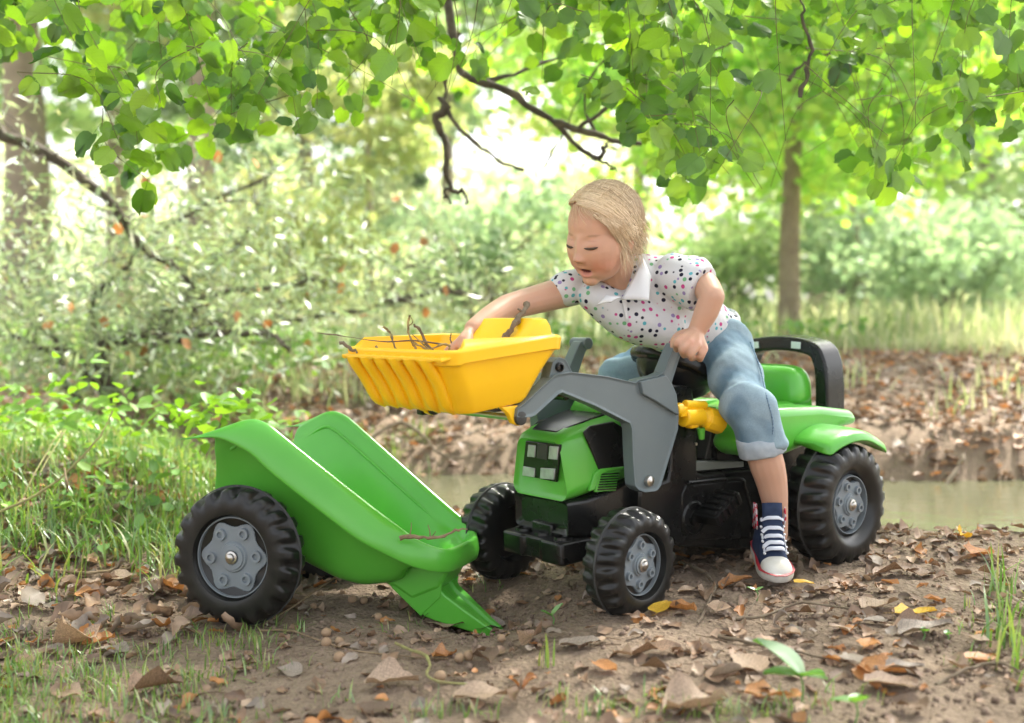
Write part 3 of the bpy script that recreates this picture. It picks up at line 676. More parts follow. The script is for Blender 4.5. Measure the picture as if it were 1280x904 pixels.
# ------------------------------------------------------------------ ground: one sheet, fine near the camera, coarse towards the horizon
def soil_mat():
    m = bpy.data.materials.new('forest_soil'); m.use_nodes = True; n = m.node_tree; b = n.nodes['Principled BSDF']; b.inputs['Roughness'].default_value = .95; b.inputs['Specular IOR Level'].default_value = .2
    tc = n.nodes.new('ShaderNodeTexCoord'); g = n.nodes.new('ShaderNodeNewGeometry')
    t1 = n.nodes.new('ShaderNodeTexNoise'); t1.inputs['Scale'].default_value = 7; t1.inputs['Detail'].default_value = 9; t1.inputs['Roughness'].default_value = .7
    t2 = n.nodes.new('ShaderNodeTexNoise'); t2.inputs['Scale'].default_value = 85; t2.inputs['Detail'].default_value = 6; t2.inputs['Roughness'].default_value = .75
    t3 = n.nodes.new('ShaderNodeTexVoronoi'); t3.inputs['Scale'].default_value = 120
    for t in (t1, t2, t3): n.links.new(g.outputs['Position'], t.inputs['Vector'])
    cr = n.nodes.new('ShaderNodeValToRGB'); e = cr.color_ramp.elements; e[0].position = .3; e[0].color = (.10, .07, .05, 1); e[1].position = .72; e[1].color = (.36, .275, .20, 1); q = e.new(.5); q.color = (.26, .195, .14, 1)
    mx = n.nodes.new('ShaderNodeMix'); mx.data_type = 'FLOAT'; mx.inputs[0].default_value = .55
    n.links.new(t1.outputs[0], mx.inputs[2]); n.links.new(t2.outputs[0], mx.inputs[3]); n.links.new(mx.outputs[0], cr.inputs[0])
    # far meadow: straw and grass colours beyond the stream, by place
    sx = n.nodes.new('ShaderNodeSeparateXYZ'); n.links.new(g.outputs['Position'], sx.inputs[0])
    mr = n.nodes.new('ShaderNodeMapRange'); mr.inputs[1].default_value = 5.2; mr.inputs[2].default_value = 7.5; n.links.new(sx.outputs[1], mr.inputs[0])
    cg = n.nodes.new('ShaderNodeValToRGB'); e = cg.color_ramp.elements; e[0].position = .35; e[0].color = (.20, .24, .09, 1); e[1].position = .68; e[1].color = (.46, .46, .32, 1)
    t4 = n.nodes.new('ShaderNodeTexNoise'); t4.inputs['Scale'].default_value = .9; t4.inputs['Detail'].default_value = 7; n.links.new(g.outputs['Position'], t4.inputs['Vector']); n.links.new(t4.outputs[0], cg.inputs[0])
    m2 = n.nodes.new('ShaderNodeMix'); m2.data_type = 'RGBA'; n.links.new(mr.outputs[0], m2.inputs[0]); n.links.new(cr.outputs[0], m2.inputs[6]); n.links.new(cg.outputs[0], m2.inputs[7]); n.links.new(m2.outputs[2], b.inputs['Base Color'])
    ma = n.nodes.new('ShaderNodeMath'); ma.operation = 'ADD'; n.links.new(t2.outputs[0], ma.inputs[0]); n.links.new(t3.outputs[0], ma.inputs[1])
    bp = n.nodes.new('ShaderNodeBump'); bp.inputs['Strength'].default_value = .9; bp.inputs['Distance'].default_value = .006; n.links.new(ma.outputs[0], bp.inputs['Height']); n.links.new(bp.outputs[0], b.inputs['Normal'])
    return m
def axis_pts(core0, core1, step, far0, far1, grow=1.12):
    a = list(np.arange(core0, core1, step)); s_ = step
    while a[-1] < far1: s_ *= grow; a.append(a[-1]+s_)
    s_ = step
    while a[0] > far0: s_ *= grow; a.insert(0, a[0]-s_)
    return np.array(a)
xs = axis_pts(-1.9, 1.9, .0125, -300, 300); ys = axis_pts(1.0, 3.2, .0125, -60, 400, 1.06)
X, Y = np.meshgrid(xs, ys); Z = terrain(X, Y)
near = (1-sst(3.1, 4.2, Y))*(1-sst(1.9, 3, np.abs(X)))*sst(.6, 1, Y)
Z = Z+near*(.0050*fbm(X, Y, 14, 3, 1)+.0035*np.abs(fbm(X, Y, 46, 3, 4))+.0015*rng.normal(size=X.shape))-.002
V = np.stack([X.ravel(), Y.ravel(), Z.ravel()], 1); nx_ = len(xs); i = np.arange((nx_-1)*(len(ys)-1)); r, c_ = i//(nx_-1), i % (nx_-1); a = r*nx_+c_
F = np.stack([a, a+1, a+nx_+1, a+nx_], 1)
g_ = link('ground', mesh_np('ground', V, F, soil_mat())); tag(g_, 'brown woodland path and far bank', kind='structure')
# stream
wm = bpy.data.materials.new('stream_water'); wm.use_nodes = True; n = wm.node_tree; b = n.nodes['Principled BSDF']
b.inputs['Base Color'].default_value = (.10, .10, .06, 1); b.inputs['Roughness'].default_value = .08; b.inputs['Specular IOR Level'].default_value = .6
t = n.nodes.new('ShaderNodeTexNoise'); t.inputs['Scale'].default_value = 9; t.inputs['Detail'].default_value = 3; g = n.nodes.new('ShaderNodeNewGeometry'); mp = n.nodes.new('ShaderNodeMapping'); mp.inputs['Scale'].default_value = (1, 2.4, 1)
bp = n.nodes.new('ShaderNodeBump'); bp.inputs['Strength'].default_value = .25; bp.inputs['Distance'].default_value = .012
n.links.new(g.outputs['Position'], mp.inputs['Vector']); n.links.new(mp.outputs[0], t.inputs['Vector']); n.links.new(t.outputs[0], bp.inputs['Height']); n.links.new(bp.outputs[0], b.inputs['Normal'])
xs = np.linspace(-14, 14, 60); ys = np.linspace(2.7, 6.2, 12); X, Y = np.meshgrid(xs, ys); V = np.stack([X.ravel(), Y.ravel(), np.full(X.size, WATER_Z)], 1)
i = np.arange(59*11); a = (i//59)*60+i % 59; wt = link('stream_water', mesh_np('stream', V, np.stack([a, a+1, a+61, a+60], 1), wm)); tag(wt, 'shallow muddy stream behind the tractor', kind='structure')

# ------------------------------------------------------------------ scatter tools
def rand_rot(n, tilt=1.0, up=None):
    """random frames: normals within tilt of +z (tilt=None: any direction)"""
    if tilt is None: nn = rng.normal(size=(n, 3))
    else: nn = np.stack([rng.normal(size=n)*tilt, rng.normal(size=n)*tilt, np.ones(n)], 1)
    nn /= np.linalg.norm(nn, axis=1)[:, None]
    t = rng.normal(size=(n, 3)); t -= nn*(t*nn).sum(1)[:, None]; t /= np.linalg.norm(t, axis=1)[:, None]
    return t, np.cross(nn, t), nn
def cloud(name, pos, size, m, shape, faces, T=None, parent=None, smooth=False):
    """many copies of one small shape (k,3) joined into one mesh; T = (x axis, y axis, normal) per copy"""
    n = len(pos); sh = np.asarray(shape, float); k = len(sh)
    if T is None: T = rand_rot(n, None)
    size = np.broadcast_to(np.asarray(size, float), (n,))
    V = pos[:, None, :]+size[:, None, None]*(sh[None, :, 0:1]*T[0][:, None, :]+sh[None, :, 1:2]*T[1][:, None, :]+sh[None, :, 2:3]*T[2][:, None, :])
    fa = np.asarray(faces); F = (fa[None]+(np.arange(n)*k)[:, None, None]).reshape(-1, fa.shape[1])
    return link(name, mesh_np(name, V.reshape(-1, 3), F, m, smooth), parent)
QUAD = [(-.5, 0, 0), (0, -.32, .05), (.5, 0, -.04), (0, .32, .05)]; QF_ = [(0, 1, 2, 3)]
OVAL = [(-.5, 0, 0), (-.2, -.36, .04), (.25, -.32, .03), (.52, 0, -.06), (.25, .32, .03), (-.2, .36, .04)]; OF = [(0, 1, 2, 3), (0, 3, 4, 5)]
NARROW = [(-.5, 0, 0), (-.1, -.11, .02), (.5, 0, -.08), (-.1, .11, .02)]
def curl_leaf(L, seed, curl=.35, lobes=0, w=.38):
    """a dry leaf: midrib crease, rims that curl unevenly, wavy outline: returns V, F (quads)"""
    r = np.random.default_rng(seed); nu, nv = 8, 5
    V = []; k = r.uniform(-1, 1, 8); rimc = r.uniform(-.2, 1.2, (nu, 2)); rimc = (rimc+np.roll(rimc, 1, 0))/2; bend = k[3]*.5
    for i in range(nu):
        u = i/(nu-1); wid = w*max(.03, math.sin(math.pi*min(1, .04+.94*u)**(.72+.12*k[6])))**.62*(1+.10*math.sin(u*14+k[0]*6)+.07*r.uniform(-1, 1))
        for j in range(nv):
            v = (j/(nv-1)*2-1); side = 0 if v < 0 else 1; cu = curl*rimc[i, side]
            y = v*wid*(1-.35*min(1, abs(cu))*abs(v)); x = (u-.5)+.10*k[1]*abs(v)*0+.07*abs(v)*(u-.5)*-1+.012*r.uniform(-1, 1)
            z = cu*abs(v)**2*.34*wid/w*1.1+.05*abs(v)+curl*bend*.35*math.sin(u*3.1+k[4])+.10*curl*v*math.sin(u*5+k[5]*3)+.014*r.uniform(-1, 1)
            V.append((x*L, y*L+.04*k[2]*math.sin(u*4)*L, z*L))
    F = [[i*nv+j, (i+1)*nv+j, (i+1)*nv+j+1, i*nv+j+1] for i in range(nu-1) for j in range(nv-1)]
    y0 = .04*k[2]*0; zz = V[nv//2][2]; s0 = len(V)                                # short stalk
    V += [(-.5*L, y0-.010*L, zz), (-.5*L, y0+.010*L, zz), (-.78*L, y0+.07*L*k[1], zz+.03*L), (-.78*L, y0+.07*L*k[1]+.012*L, zz+.03*L)]
    F.append([s0, s0+1, s0+3, s0+2])
    return np.array(V), F

# ------------------------------------------------------------------ dead leaves
DL = {'pale tan': leaf_mat('dead_leaf_tan', [(.46, .32, .22), (.36, .25, .17), (.52, .38, .27), (.30, .20, .135)], .12, .5, .12, (38, .4)),
      'brown': leaf_mat('dead_leaf_brown', [(.32, .205, .13), (.24, .155, .10), (.40, .26, .17)], .1, .5, .12, (38, .45)),
      'greyish': leaf_mat('dead_leaf_grey', [(.33, .27, .215), (.25, .2, .16), (.40, .33, .27)], .1, .5, .12, (38, .4)),
      'orange brown': leaf_mat('dead_leaf_orange', [(.55, .26, .09), (.42, .19, .07)], .2, .5, .12, (30, .4)),
      'yellow': leaf_mat('dead_leaf_yellow', [(.75, .48, .04), (.70, .40, .05)], .3, .5, .12, (30, .3)),
      'dark': leaf_mat('dead_leaf_dark', [(.15, .10, .07), (.21, .14, .09)], .1, .5, .12, (38, .4)),
      'red': leaf_mat('dead_leaf_red', [(.30, .07, .03), (.38, .11, .04)], .2, .5, .25, (30, .4))}
def add_veins(m_, amt=.28, freq=8.5):
    n = m_.node_tree; tc = n.nodes.new('ShaderNodeTexCoord'); sx = n.nodes.new('ShaderNodeSeparateXYZ'); n.links.new(tc.outputs['Object'], sx.inputs[0])
    def M(op, a, b=None):
        q = n.nodes.new('ShaderNodeMath'); q.operation = op
        for i_, v in enumerate((a, b)):
            if v is None: continue
            if isinstance(v, (int, float)): q.inputs[i_].default_value = v
            else: n.links.new(v, q.inputs[i_])
        return q.outputs[0]
    ay = M('ABSOLUTE', sx.outputs[1]); s_ = M('SUBTRACT', sx.outputs[0], M('MULTIPLY', ay, .75)); w_ = M('PINGPONG', M('MULTIPLY', s_, freq), .5)
    side = M('LESS_THAN', w_, .055); mid = M('LESS_THAN', ay, .012); v = M('MAXIMUM', side, mid)
    d = [q for q in n.nodes if q.type == 'BSDF_DIFFUSE'][0]; src = d.inputs[0].links[0].from_socket
    k = M('SUBTRACT', 1, M('MULTIPLY', v, amt)); sc_ = n.nodes.new('ShaderNodeVectorMath'); sc_.operation = 'SCALE'; n.links.new(src, sc_.inputs[0]); n.links.new(k, sc_.inputs['Scale']); n.links.new(sc_.outputs[0], d.inputs[0])
    bp = n.nodes.new('ShaderNodeBump'); bp.inputs['Strength'].default_value = .6; bp.inputs['Distance'].default_value = .002; n.links.new(v, bp.inputs['Height']); n.links.new(bp.outputs[0], d.inputs['Normal'])
for m_ in DL.values(): add_veins(m_)
leafmesh = {}
for ci, (cn, m_) in enumerate(DL.items()):
    for k in range(6):
        V, F = curl_leaf(1, 31*ci+k, [.15, .3, .5, .75, .4, 1.0][k], w=[.38, .33, .40, .30, .26, .36][k])
        leafmesh[cn, k] = mesh_np('fallen_leaf', V, F, m_)
taken = []
def put_leaf(px, py, size, cn, k, label, group='dead leaves lying on the path', rz=None, tx=.15, ty=.1, lift=.006):
    p = G(px, py) if py is not None else px
    o = link('fallen_leaf', leafmesh[cn, k]); o.location = (p[0], p[1], p[2]+lift)
    o.rotation_euler = (random.gauss(0, tx), random.gauss(0, ty), random.uniform(0, 6.28) if rz is None else rz)
    s_ = random.uniform(.85, 1.15); o.scale = (size, size*s_, size)
    tag(o, label, 'leaf', group); taken.append((p[0], p[1])); return o
R_ = math.radians
for px, py, s_, cn, k, rz, tx, lb in [
    (556, 787, .085, 'pale tan', 0, R_(170), .9, 'large flat tan leaf leaning against the green hitch tip'),
    (610, 792, .075, 'greyish', 2, R_(20), .3, 'grey brown curled leaf just right of the hitch tip'),
    (490, 862, .085, 'pale tan', 3, R_(10), .3, 'big curled light brown leaf on bare soil below the trailer'),
    (600, 878, .08, 'pale tan', 1, R_(5), .15, 'long flat tan leaf at the bottom edge under the trailer hitch'),
    (645, 880, .06, 'brown', 3, R_(80), .6, 'upright folded brown leaf beside the long flat tan leaf'),
    (95, 808, .11, 'pale tan', 5, R_(150), .3, 'large crumpled pale leaf at lower left of the trailer wheel'),
    (195, 868, .085, 'brown', 3, R_(20), .3, 'curled brown leaf in short grass at bottom left'),
    (40, 640, .075, 'red', 2, R_(60), .5, 'dark red curled leaf in the grass at left edge'),
    (188, 539, .055, 'orange brown', 0, R_(15), .5, 'bright orange leaf caught on the grass behind the trailer'),
    (115, 632, .075, 'greyish', 0, R_(20), .5, 'oval grey green dead leaf standing in the grass verge'),
    (135, 655, .07, 'pale tan', 4, R_(70), .4, 'pale pink brown leaf below the oval grey leaf'),
    (150, 730, .08, 'pale tan', 1, R_(5), .2, 'flat pale leaf left of the trailer wheel'),
    (1145, 772, .075, 'yellow', 1, R_(5), .3, 'long bright yellow leaf on the soil at right'),
    (1100, 762, .08, 'pale tan', 2, R_(20), .4, 'curled tan leaf just left of the long yellow leaf'),
    (1158, 793, .095, 'greyish', 4, R_(3), .15, 'wide flat grey brown leaf under the long yellow leaf'),
    (1103, 846, .07, 'orange brown', 2, R_(-35), .2, 'orange curled leaf on the soil at lower right'),
    (1085, 812, .045, 'orange brown', 1, R_(60), .5, 'small two tone orange leaf above the orange curled leaf'),
    (1065, 832, .045, 'greyish', 0, R_(90), .4, 'small pale grey leaf left of the orange curled leaf'),
    (1005, 735, .042, 'yellow', 0, R_(10), .3, 'small yellow leaf beside the toe of the sneaker'),
    (828, 768, .055, 'yellow', 0, R_(60), .8, 'yellow leaf tucked behind the near front wheel'),
    (898, 766, .05, 'pale tan', 0, R_(70), .6, 'heart shaped tan leaf right of the near front wheel'),
    (860, 745, .04, 'pale tan', 1, R_(10), .3, 'small tan leaf between near front wheel and heart shaped leaf'),
    (920, 735, .07, 'orange brown', 4, R_(5), .2, 'russet flat leaf left of the sneaker'),
    (935, 838, .07, 'pale tan', 0, R_(110), .4, 'pale pointed leaf left of the green seedling'),
    (870, 890, .09, 'pale tan', 5, R_(10), .3, 'broad pale leaf cut by the bottom edge left of the seedling'),
    (1115, 842+20, .08, 'brown', 1, R_(0), .15, 'brown leaf just under the orange curled leaf'),
    (1132, 843, .06, 'greyish', 4, R_(0), .1, 'slim grey leaf right of the orange curled leaf'),
    (1225, 697, .07, 'orange brown', 2, R_(40), .5, 'rust coloured leaf near the stream edge at right'),
    (1262, 645, .06, 'brown', 5, R_(0), .7, 'upturned brown leaf on the stream bank at right edge'),
    (820, 822, .085, 'brown', 4, R_(4), .15, 'long low brown leaf lying below the near front wheel'),
    (725, 812, .07, 'greyish', 1, R_(5), .2, 'grey leaf on soil left of the near front wheel'),
    (757, 843, .05, 'orange brown', 1, R_(-50), .5, 'small orange leaf with curled rim below the tall grass blade'),
    (815, 845, .06, 'dark', 3, R_(20), .5, 'dark curled leaf beside the small orange one'),
    (1120, 722, .10, 'brown', 4, R_(15), .3, 'long brown curled strip of leaf by the rear wheel'),
    (1150, 322+400, .06, 'brown', 2, R_(0), .3, 'brown leaf behind the rear wheel curl'),
    (1225, 832, .05, 'orange brown', 0, R_(0), .15, 'flat orange tan leaf near the tuft at right'),
    (1225, 808, .035, 'pale tan', 1, R_(-40), .3, 'small cream leaf leaning on the right hand tuft')]:
    put_leaf(px, py, s_*1.0, cn, k, lb, rz=rz, tx=tx*.22, lift=.008+.006*tx)
# the scatter: 255 more single leaves where they show largest, the rest one litter
def in_view_pos(n, y0, y1, x0, x1, dens):
    out = []
    while len(out) < n:
        x = rng.uniform(x0, x1, 4000); y = y0+(y1-y0)*rng.uniform(0, 1, 4000)
        keep = rng.uniform(0, 1, 4000) < dens(x, y); out += list(zip(x[keep], y[keep]))
    out = np.array(out[:n]); return out
def dens_leaf(x, y):
    d = .30+.7*sst(1.95, 2.6, y)
    patch = sst(-.3, .8, fbm(x, y, 3.1, 3, 3)); d = d*(.25+.75*patch)
    d = d*np.where(x > .55, 1.3, 1)
    inchan = (y > 3.05) & (y < 4.1) & (x > -.7)
    return np.where(inchan, 0, np.clip(d, 0, 1))
pos = in_view_pos(258, 1.32, 2.75, -1.15, 1.25, lambda x, y: dens_leaf(x, y)*(np.abs(x) < .52*y+.08))
zone = lambda x, y: ('in front of the toys' if y < 1.75 else ('around the toy wheels' if y < 2.2 else 'behind the toys'))
cols_ = ['pale tan']*5+['brown']*5+['greyish']*4+['orange brown']*1+['dark']*3+['yellow']*1
for x, y in pos:
    cn = random.choice(cols_) if random.random() > .06 else 'orange brown'
    if cn == 'yellow' and random.random() < .6: cn = 'brown'
    k = random.randrange(6); s_ = random.uniform(.032, .062)*(1 if random.random() > .15 else 1.25)
    side_ = 'left' if x < -.35 else ('right' if x > .35 else 'middle')
    put_leaf(np.array([x, y, float(terrain(x, y))]), None, s_, cn, k, f'scattered {cn} dead leaf {zone(x, y)}, {side_} part of the path', group=f'{cn} dead leaves {zone(x, y)}, {side_} part', tx=.14, ty=.12, lift=.007)
def litter(name, n, y0, y1, x0, x1, dens, s0, s1, cols, label, tilt=.35, lift=.008, kmod=0):
    pos = in_view_pos(n, y0, y1, x0, x1, dens); z = terrain(pos[:, 0], pos[:, 1])+lift
    p = np.column_stack([pos, z]); allo = []
    parts_V = []; parts_F = []; off = 0
    var = [curl_leaf(1, 900+q+kmod, rng.uniform(.2, 1.1), w=rng.uniform(.3, .42)) for q in range(10)]
    mats = [DL[c] for c in cols]; me = bpy.data.meshes.new(name); V = []; F = []; mi = []
    ch = rng.integers(0, 10, n); T = rand_rot(n, tilt); sz = rng.uniform(s0, s1, n); cm = rng.integers(0, len(cols), n)
    for q in range(10):
        ids = np.where(ch == q)[0]; sh, fa = var[q]; sh = sh[:40]; fa = np.array(fa[:28]); k = len(sh)
        VV = p[ids][:, None, :]+sz[ids][:, None, None]*(sh[None, :, 0:1]*T[0][ids][:, None]+sh[None, :, 1:2]*T[1][ids][:, None]+sh[None, :, 2:3]*T[2][ids][:, None])
        V.append(VV.reshape(-1, 3)); F.append((fa[None]+(np.arange(len(ids))*k)[:, None, None]).reshape(-1, 4)+off); off += len(ids)*k; mi.append(np.repeat(cm[ids], len(fa)))
    me = mesh_np(name, np.vstack(V), np.vstack(F), None); [me.materials.append(m_) for m_ in mats]; me.polygons.foreach_set('material_index', np.concatenate(mi).astype(np.int32))
    return tag(link(name, me), label, kind='stuff')
litter('leaf_litter', 7500, 1.2, 3.0, -1.5, 1.6, lambda x, y: dens_leaf(x, y)*.9, .012, .038, ['pale tan', 'brown', 'brown', 'brown', 'greyish', 'pale tan', 'dark', 'brown', 'orange brown'], 'small broken dead leaves and crumbs on the path', .28, .004)
litter('verge_leaf_litter', 700, 1.9, 3.2, -1.9, -.45, lambda x, y: .3+.7*sst(-.2, .6, fbm(x, y, 3, 3, 14)), .03, .065, ['pale tan', 'brown', 'greyish', 'orange brown', 'pale tan'], 'dead leaves caught in the grass verge', .5, .018, 60)
litter('bank_leaf_litter', 15000, 3.85, 8.2, -4.2, 4.6, lambda x, y: np.clip(1.25-.2*(y-4), .1, 1)*np.where((x > -1.6), 1, .7), .028, .062, ['brown', 'brown', 'brown', 'greyish', 'dark', 'brown', 'dark', 'pale tan', 'orange brown', 'brown', 'greyish'], 'dead leaves covering the far bank of the stream', .4, .02, 40)
# crumbs of soil
n = 9000; pos = in_view_pos(n, 1.15, 2.9, -1.3, 1.4, lambda x, y: .15+.85*sst(-.3, .8, fbm(x, y, 6, 3, 11)))
OCT = [(1, 0, 0), (-1, 0, 0), (0, 1, 0), (0, -1, 0), (0, 0, .8), (0, 0, -.8)]; OCF = [(0, 2, 4), (2, 1, 4), (1, 3, 4), (3, 0, 4), (2, 0, 5), (1, 2, 5), (3, 1, 5), (0, 3, 5)]
cr_ = cloud('soil_crumbs', np.column_stack([pos, terrain(pos[:, 0], pos[:, 1])+.001]), rng.uniform(.001, 1, n)**3*.007+.0012, mat('soil_crumb', (.27, .20, .15), .95, .2, noise=(50, (.17, .12, .09), 1)), OCT, OCF)
tag(cr_, 'loose crumbs of brown soil on the path', kind='stuff')

# short bits of twig and stalk in the litter, too many to count
n = 520; pos = in_view_pos(n, 1.2, 2.95, -1.3, 1.4, lambda x, y: dens_leaf(x, y)); mb = MB()
for x, y in pos:
    L = rng.uniform(.015, .07); a = rng.uniform(0, 3.14); z = float(terrain(x, y))+.003; d = np.array([math.cos(a), math.sin(a), rng.normal()*.08])*L/2
    mb.tube([np.array([x, y, z])-d, np.array([x, y, z+.002])+rng.normal(size=3)*.12*L*np.array([1, 1, .2]), np.array([x, y, z])+d], [.0011, .0010, .0006], 4)
tag(mb.build('twig_bits', mat('twig_bits', (.24, .17, .11), .8, .2, noise=(30, (.13, .09, .06), 1)), merge=False), 'short bits of dry twig and stalk in the litter', kind='stuff')

# ------------------------------------------------------------------ round pale seeds on the soil
SEED = mat('seed_tan', (.42, .29, .18), .6, .4, noise=(60, (.30, .19, .11), 1), bump=(150, .3, .002))
bmx = bmesh.new(); bmesh.ops.create_icosphere(bmx, subdivisions=2, radius=1); 
for v in bmx.verts: v.co *= 1+.05*math.sin(v.co.x*9+v.co.y*7)
sm = bpy.data.meshes.new('seed'); bmx.to_mesh(sm); bmx.free(); sm.polygons.foreach_set('use_smooth', [True]*len(sm.polygons)); sm.materials.append(SEED)
for i, (px, py, r, lb) in enumerate([(408, 797, .0095, 'upper round tan seed of the pair below the trailer'), (408, 810, .0095, 'lower round tan seed of the pair below the trailer'), (424, 806, .008, 'small tan seed right of the seed pair below the trailer'), (627, 804, .0075, 'single yellowish seed beside the grey leaf at the hitch tip'),
      (574, 828, .008, 'left one of two seeds touching each other below the hitch'), (586, 825, .009, 'right one of two seeds touching each other below the hitch'), (550, 853, .010, 'round tan seed above the long flat tan leaf'), (424, 828, .010, 'seed lying at the tail of the tan leaf below the trailer'),
      (440, 754, .009, 'largest seed in the heap under the trailer tub'), (455, 756, .008, 'seed at the right end of the heap under the tub'), (473, 776, .008, 'lone seed in the shade left of the hitch gusset'), (482, 782, .007, 'greyish seed just below the lone shaded seed'),
      (428, 745, .007, 'smallest seed on top of the heap under the tub'), (392, 762, .007, 'seed close to the trailer wheel tread'), (400, 748, .008, 'seed half hidden behind the trailer wheel')]):
    p = G(px, py); o = link('round_seed', sm); o.location = (p[0], p[1], p[2]+r*.8); o.scale = (r, r, r*.93); o.rotation_euler = (i, i*2, 0); tag(o, lb, 'seed', 'round tan seeds on the soil')

# ------------------------------------------------------------------ twigs
TW = mat('dry_twig', (.30, .22, .13), .7, .3, noise=(60, (.20, .14, .08), 1), bump=(90, .4, .003)); TWG = mat('green_twig', (.33, .33, .12), .6, .3, noise=(60, (.24, .2, .09), 1))
TWD = mat('dark_twig', (.12, .085, .055), .8, .3, noise=(60, (.20, .16, .11), 1), bump=(80, .5, .004))
def twig(pts, r0, r1, m_, name, label, group=None, side=None, n=16, cat='twig', wob=.3):
    p = crs(pts, n); p = p+rng.normal(size=p.shape)*r0*wob
    mb = MB(); mb.tube(p, np.linspace(r0, r1, n)*(1+.18*rng.normal(size=n)), 7)
    for sp, sr in (side or []): q = crs(sp, 7); mb.tube(q, np.linspace(sr, sr*.5, 7), 6)
    return tag(mb.build(name, m_), label, cat, group)
def gp(px, py, h=.004): q = G(px, py); return (q[0], q[1], q[2]+h)
GT = 'twigs lying on the ground'
twig([gp(330, 785), gp(372, 768, .02), gp(410, 752, .04), gp(445, 742, .05), gp(500, 744, .045), gp(548, 747, .05)], .0022, .0009, TW, 'twig', 'long thin twig crossing below the green trailer tub', GT)
twig([gp(325, 792), gp(365, 792), gp(420, 812), gp(480, 822), gp(560, 828)], .0022, .001, TW, 'twig', 'pale twig lying on soil just under the seed pair', GT)
twig([gp(495, 813, .01), gp(525, 826, .012), (gp(538, 840, .01)), gp(533, 852, .01), gp(548, 862, .01), gp(600, 865, .008)], .003, .0016, TWG, 'twig', 'greenish hooked stem lying below the hitch', GT)
twig([gp(850, 708, .01), gp(880, 722, .01), gp(893, 738, .01), gp(886, 760, .01), gp(872, 783, .006)], .004, .002, TWD, 'twig', 'dark bent twig right of the near front wheel', GT)
twig([gp(920, 782, .01), gp(960, 778, .012), gp(1000, 768, .02), gp(1065, 770, .01)], .003, .0015, TWD, 'twig', 'dark forked twig on the soil left of the curled tan leaves', GT, [([gp(925, 786), gp(940, 772, .02), gp(950, 762, .03)], .0015)])
twig([gp(1160, 648, 0), gp(1172, 640, .03), gp(1192, 625, .09), gp(1203, 614, .12)], .012, .005, mat('pale_root', (.34, .27, .20), .8, noise=(20, (.22, .17, .12), 1)), 'driftwood', 'pale pink brown stick rising from the stream edge at right', None, None, 16, 'stick')
twig([P(0, 640, 2.3), P(60, 610, 2.35), P(118, 555, 2.4), P(140, 515, 2.45)], .0035, .0018, TWG, 'twig', 'slender pale stem rising out of the grass at left', None)
twig([gp(20, 655, .03), gp(60, 612, .10), gp(90, 575, .12), P(50, 590, 2.6)], .0025, .0012, TWG, 'twig', 'dry looping stem at the foot of the slender pale stem', None)
twig([gp(60, 622, .02), gp(82, 640, .05), P(84, 610, 2.3), P(80, 585, 2.32)], .0028, .002, TW, 'twig', 'short hooked dry stalk in the grass verge', None)
twig([gp(1170, 860), gp(1210, 845, .01), gp(1250, 838, .01), gp(1279, 846)], .003, .002, TWD, 'twig', 'dark twig at the lower right edge beside the tuft', GT)
twig([gp(900, 800), gp(940, 812, .01), gp(985, 818, .008), gp(1040, 830)], .003, .0015, TWD, 'twig', 'thin dark twig across the soil above the seedling', GT)
twig([gp(50, 716), gp(110, 722, .01), gp(170, 715, .01), gp(225, 722)], .004, .002, TW, 'twig', 'grey stick lying left of the trailer wheel', GT)
twig([gp(430, 590, .03), gp(500, 560, .10), gp(560, 590, .05), gp(630, 575, .05)], .010, .005, TWD, 'fallen_branch', 'fallen bare branch on the far bank behind the bucket', None, [([gp(500, 560, .1), gp(530, 540, .2), gp(560, 520, .22)], .006)], 18, 'branch')

# ------------------------------------------------------------------ grass
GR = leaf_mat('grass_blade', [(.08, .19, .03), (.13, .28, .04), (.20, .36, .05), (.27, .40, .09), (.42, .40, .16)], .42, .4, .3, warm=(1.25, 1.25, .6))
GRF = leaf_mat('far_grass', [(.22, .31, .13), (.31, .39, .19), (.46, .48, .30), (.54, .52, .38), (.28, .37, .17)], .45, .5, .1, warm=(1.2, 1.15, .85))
def grass(name, pos, h, wd, m_, label, lean=.5, z0=None):
    n = len(pos); z = terrain(pos[:, 0], pos[:, 1]) if z0 is None else z0
    a = rng.uniform(0, 2*np.pi, n); hh = h*rng.uniform(.5, 1.25, n); le = hh*np.abs(rng.normal(size=n))*lean
    d = np.stack([np.cos(a), np.sin(a), 0*a], 1); sd_ = np.stack([-np.sin(a), np.cos(a), 0*a], 1); w_ = wd*rng.uniform(.6, 1.3, n)
    b = np.column_stack([pos, z-.004]); V = []
    for t, ww in ((0, .8), (.35, 1.0), (.7, .7), (1, .04)):
        c = b+d*(le*t**2)[:, None]; c[:, 2] += hh*(t-.28*t*t*np.minimum(1.6, le/hh))
        V += [c-sd_*(w_*ww/2)[:, None], c+sd_*(w_*ww/2)[:, None]]
    V = np.stack(V, 1).reshape(-1, 3); k = (np.arange(n)*8)[:, None, None]
    F = (np.array([[0, 1, 3, 2], [2, 3, 5, 4], [4, 5, 7, 6]])[None]+k).reshape(-1, 4)
    o = link(name, mesh_np(name, V, F, m_, True)); return tag(o, label, 'grass' if False else None, None, 'stuff')
def clumped(n, f, x0, x1, y0, y1, cl=14, spread=.03):
    c = in_view_pos(max(3, n//cl), y0, y1, x0, x1, f); p = np.repeat(c, cl, 0)+rng.normal(size=(len(c)*cl, 2))*spread; return p
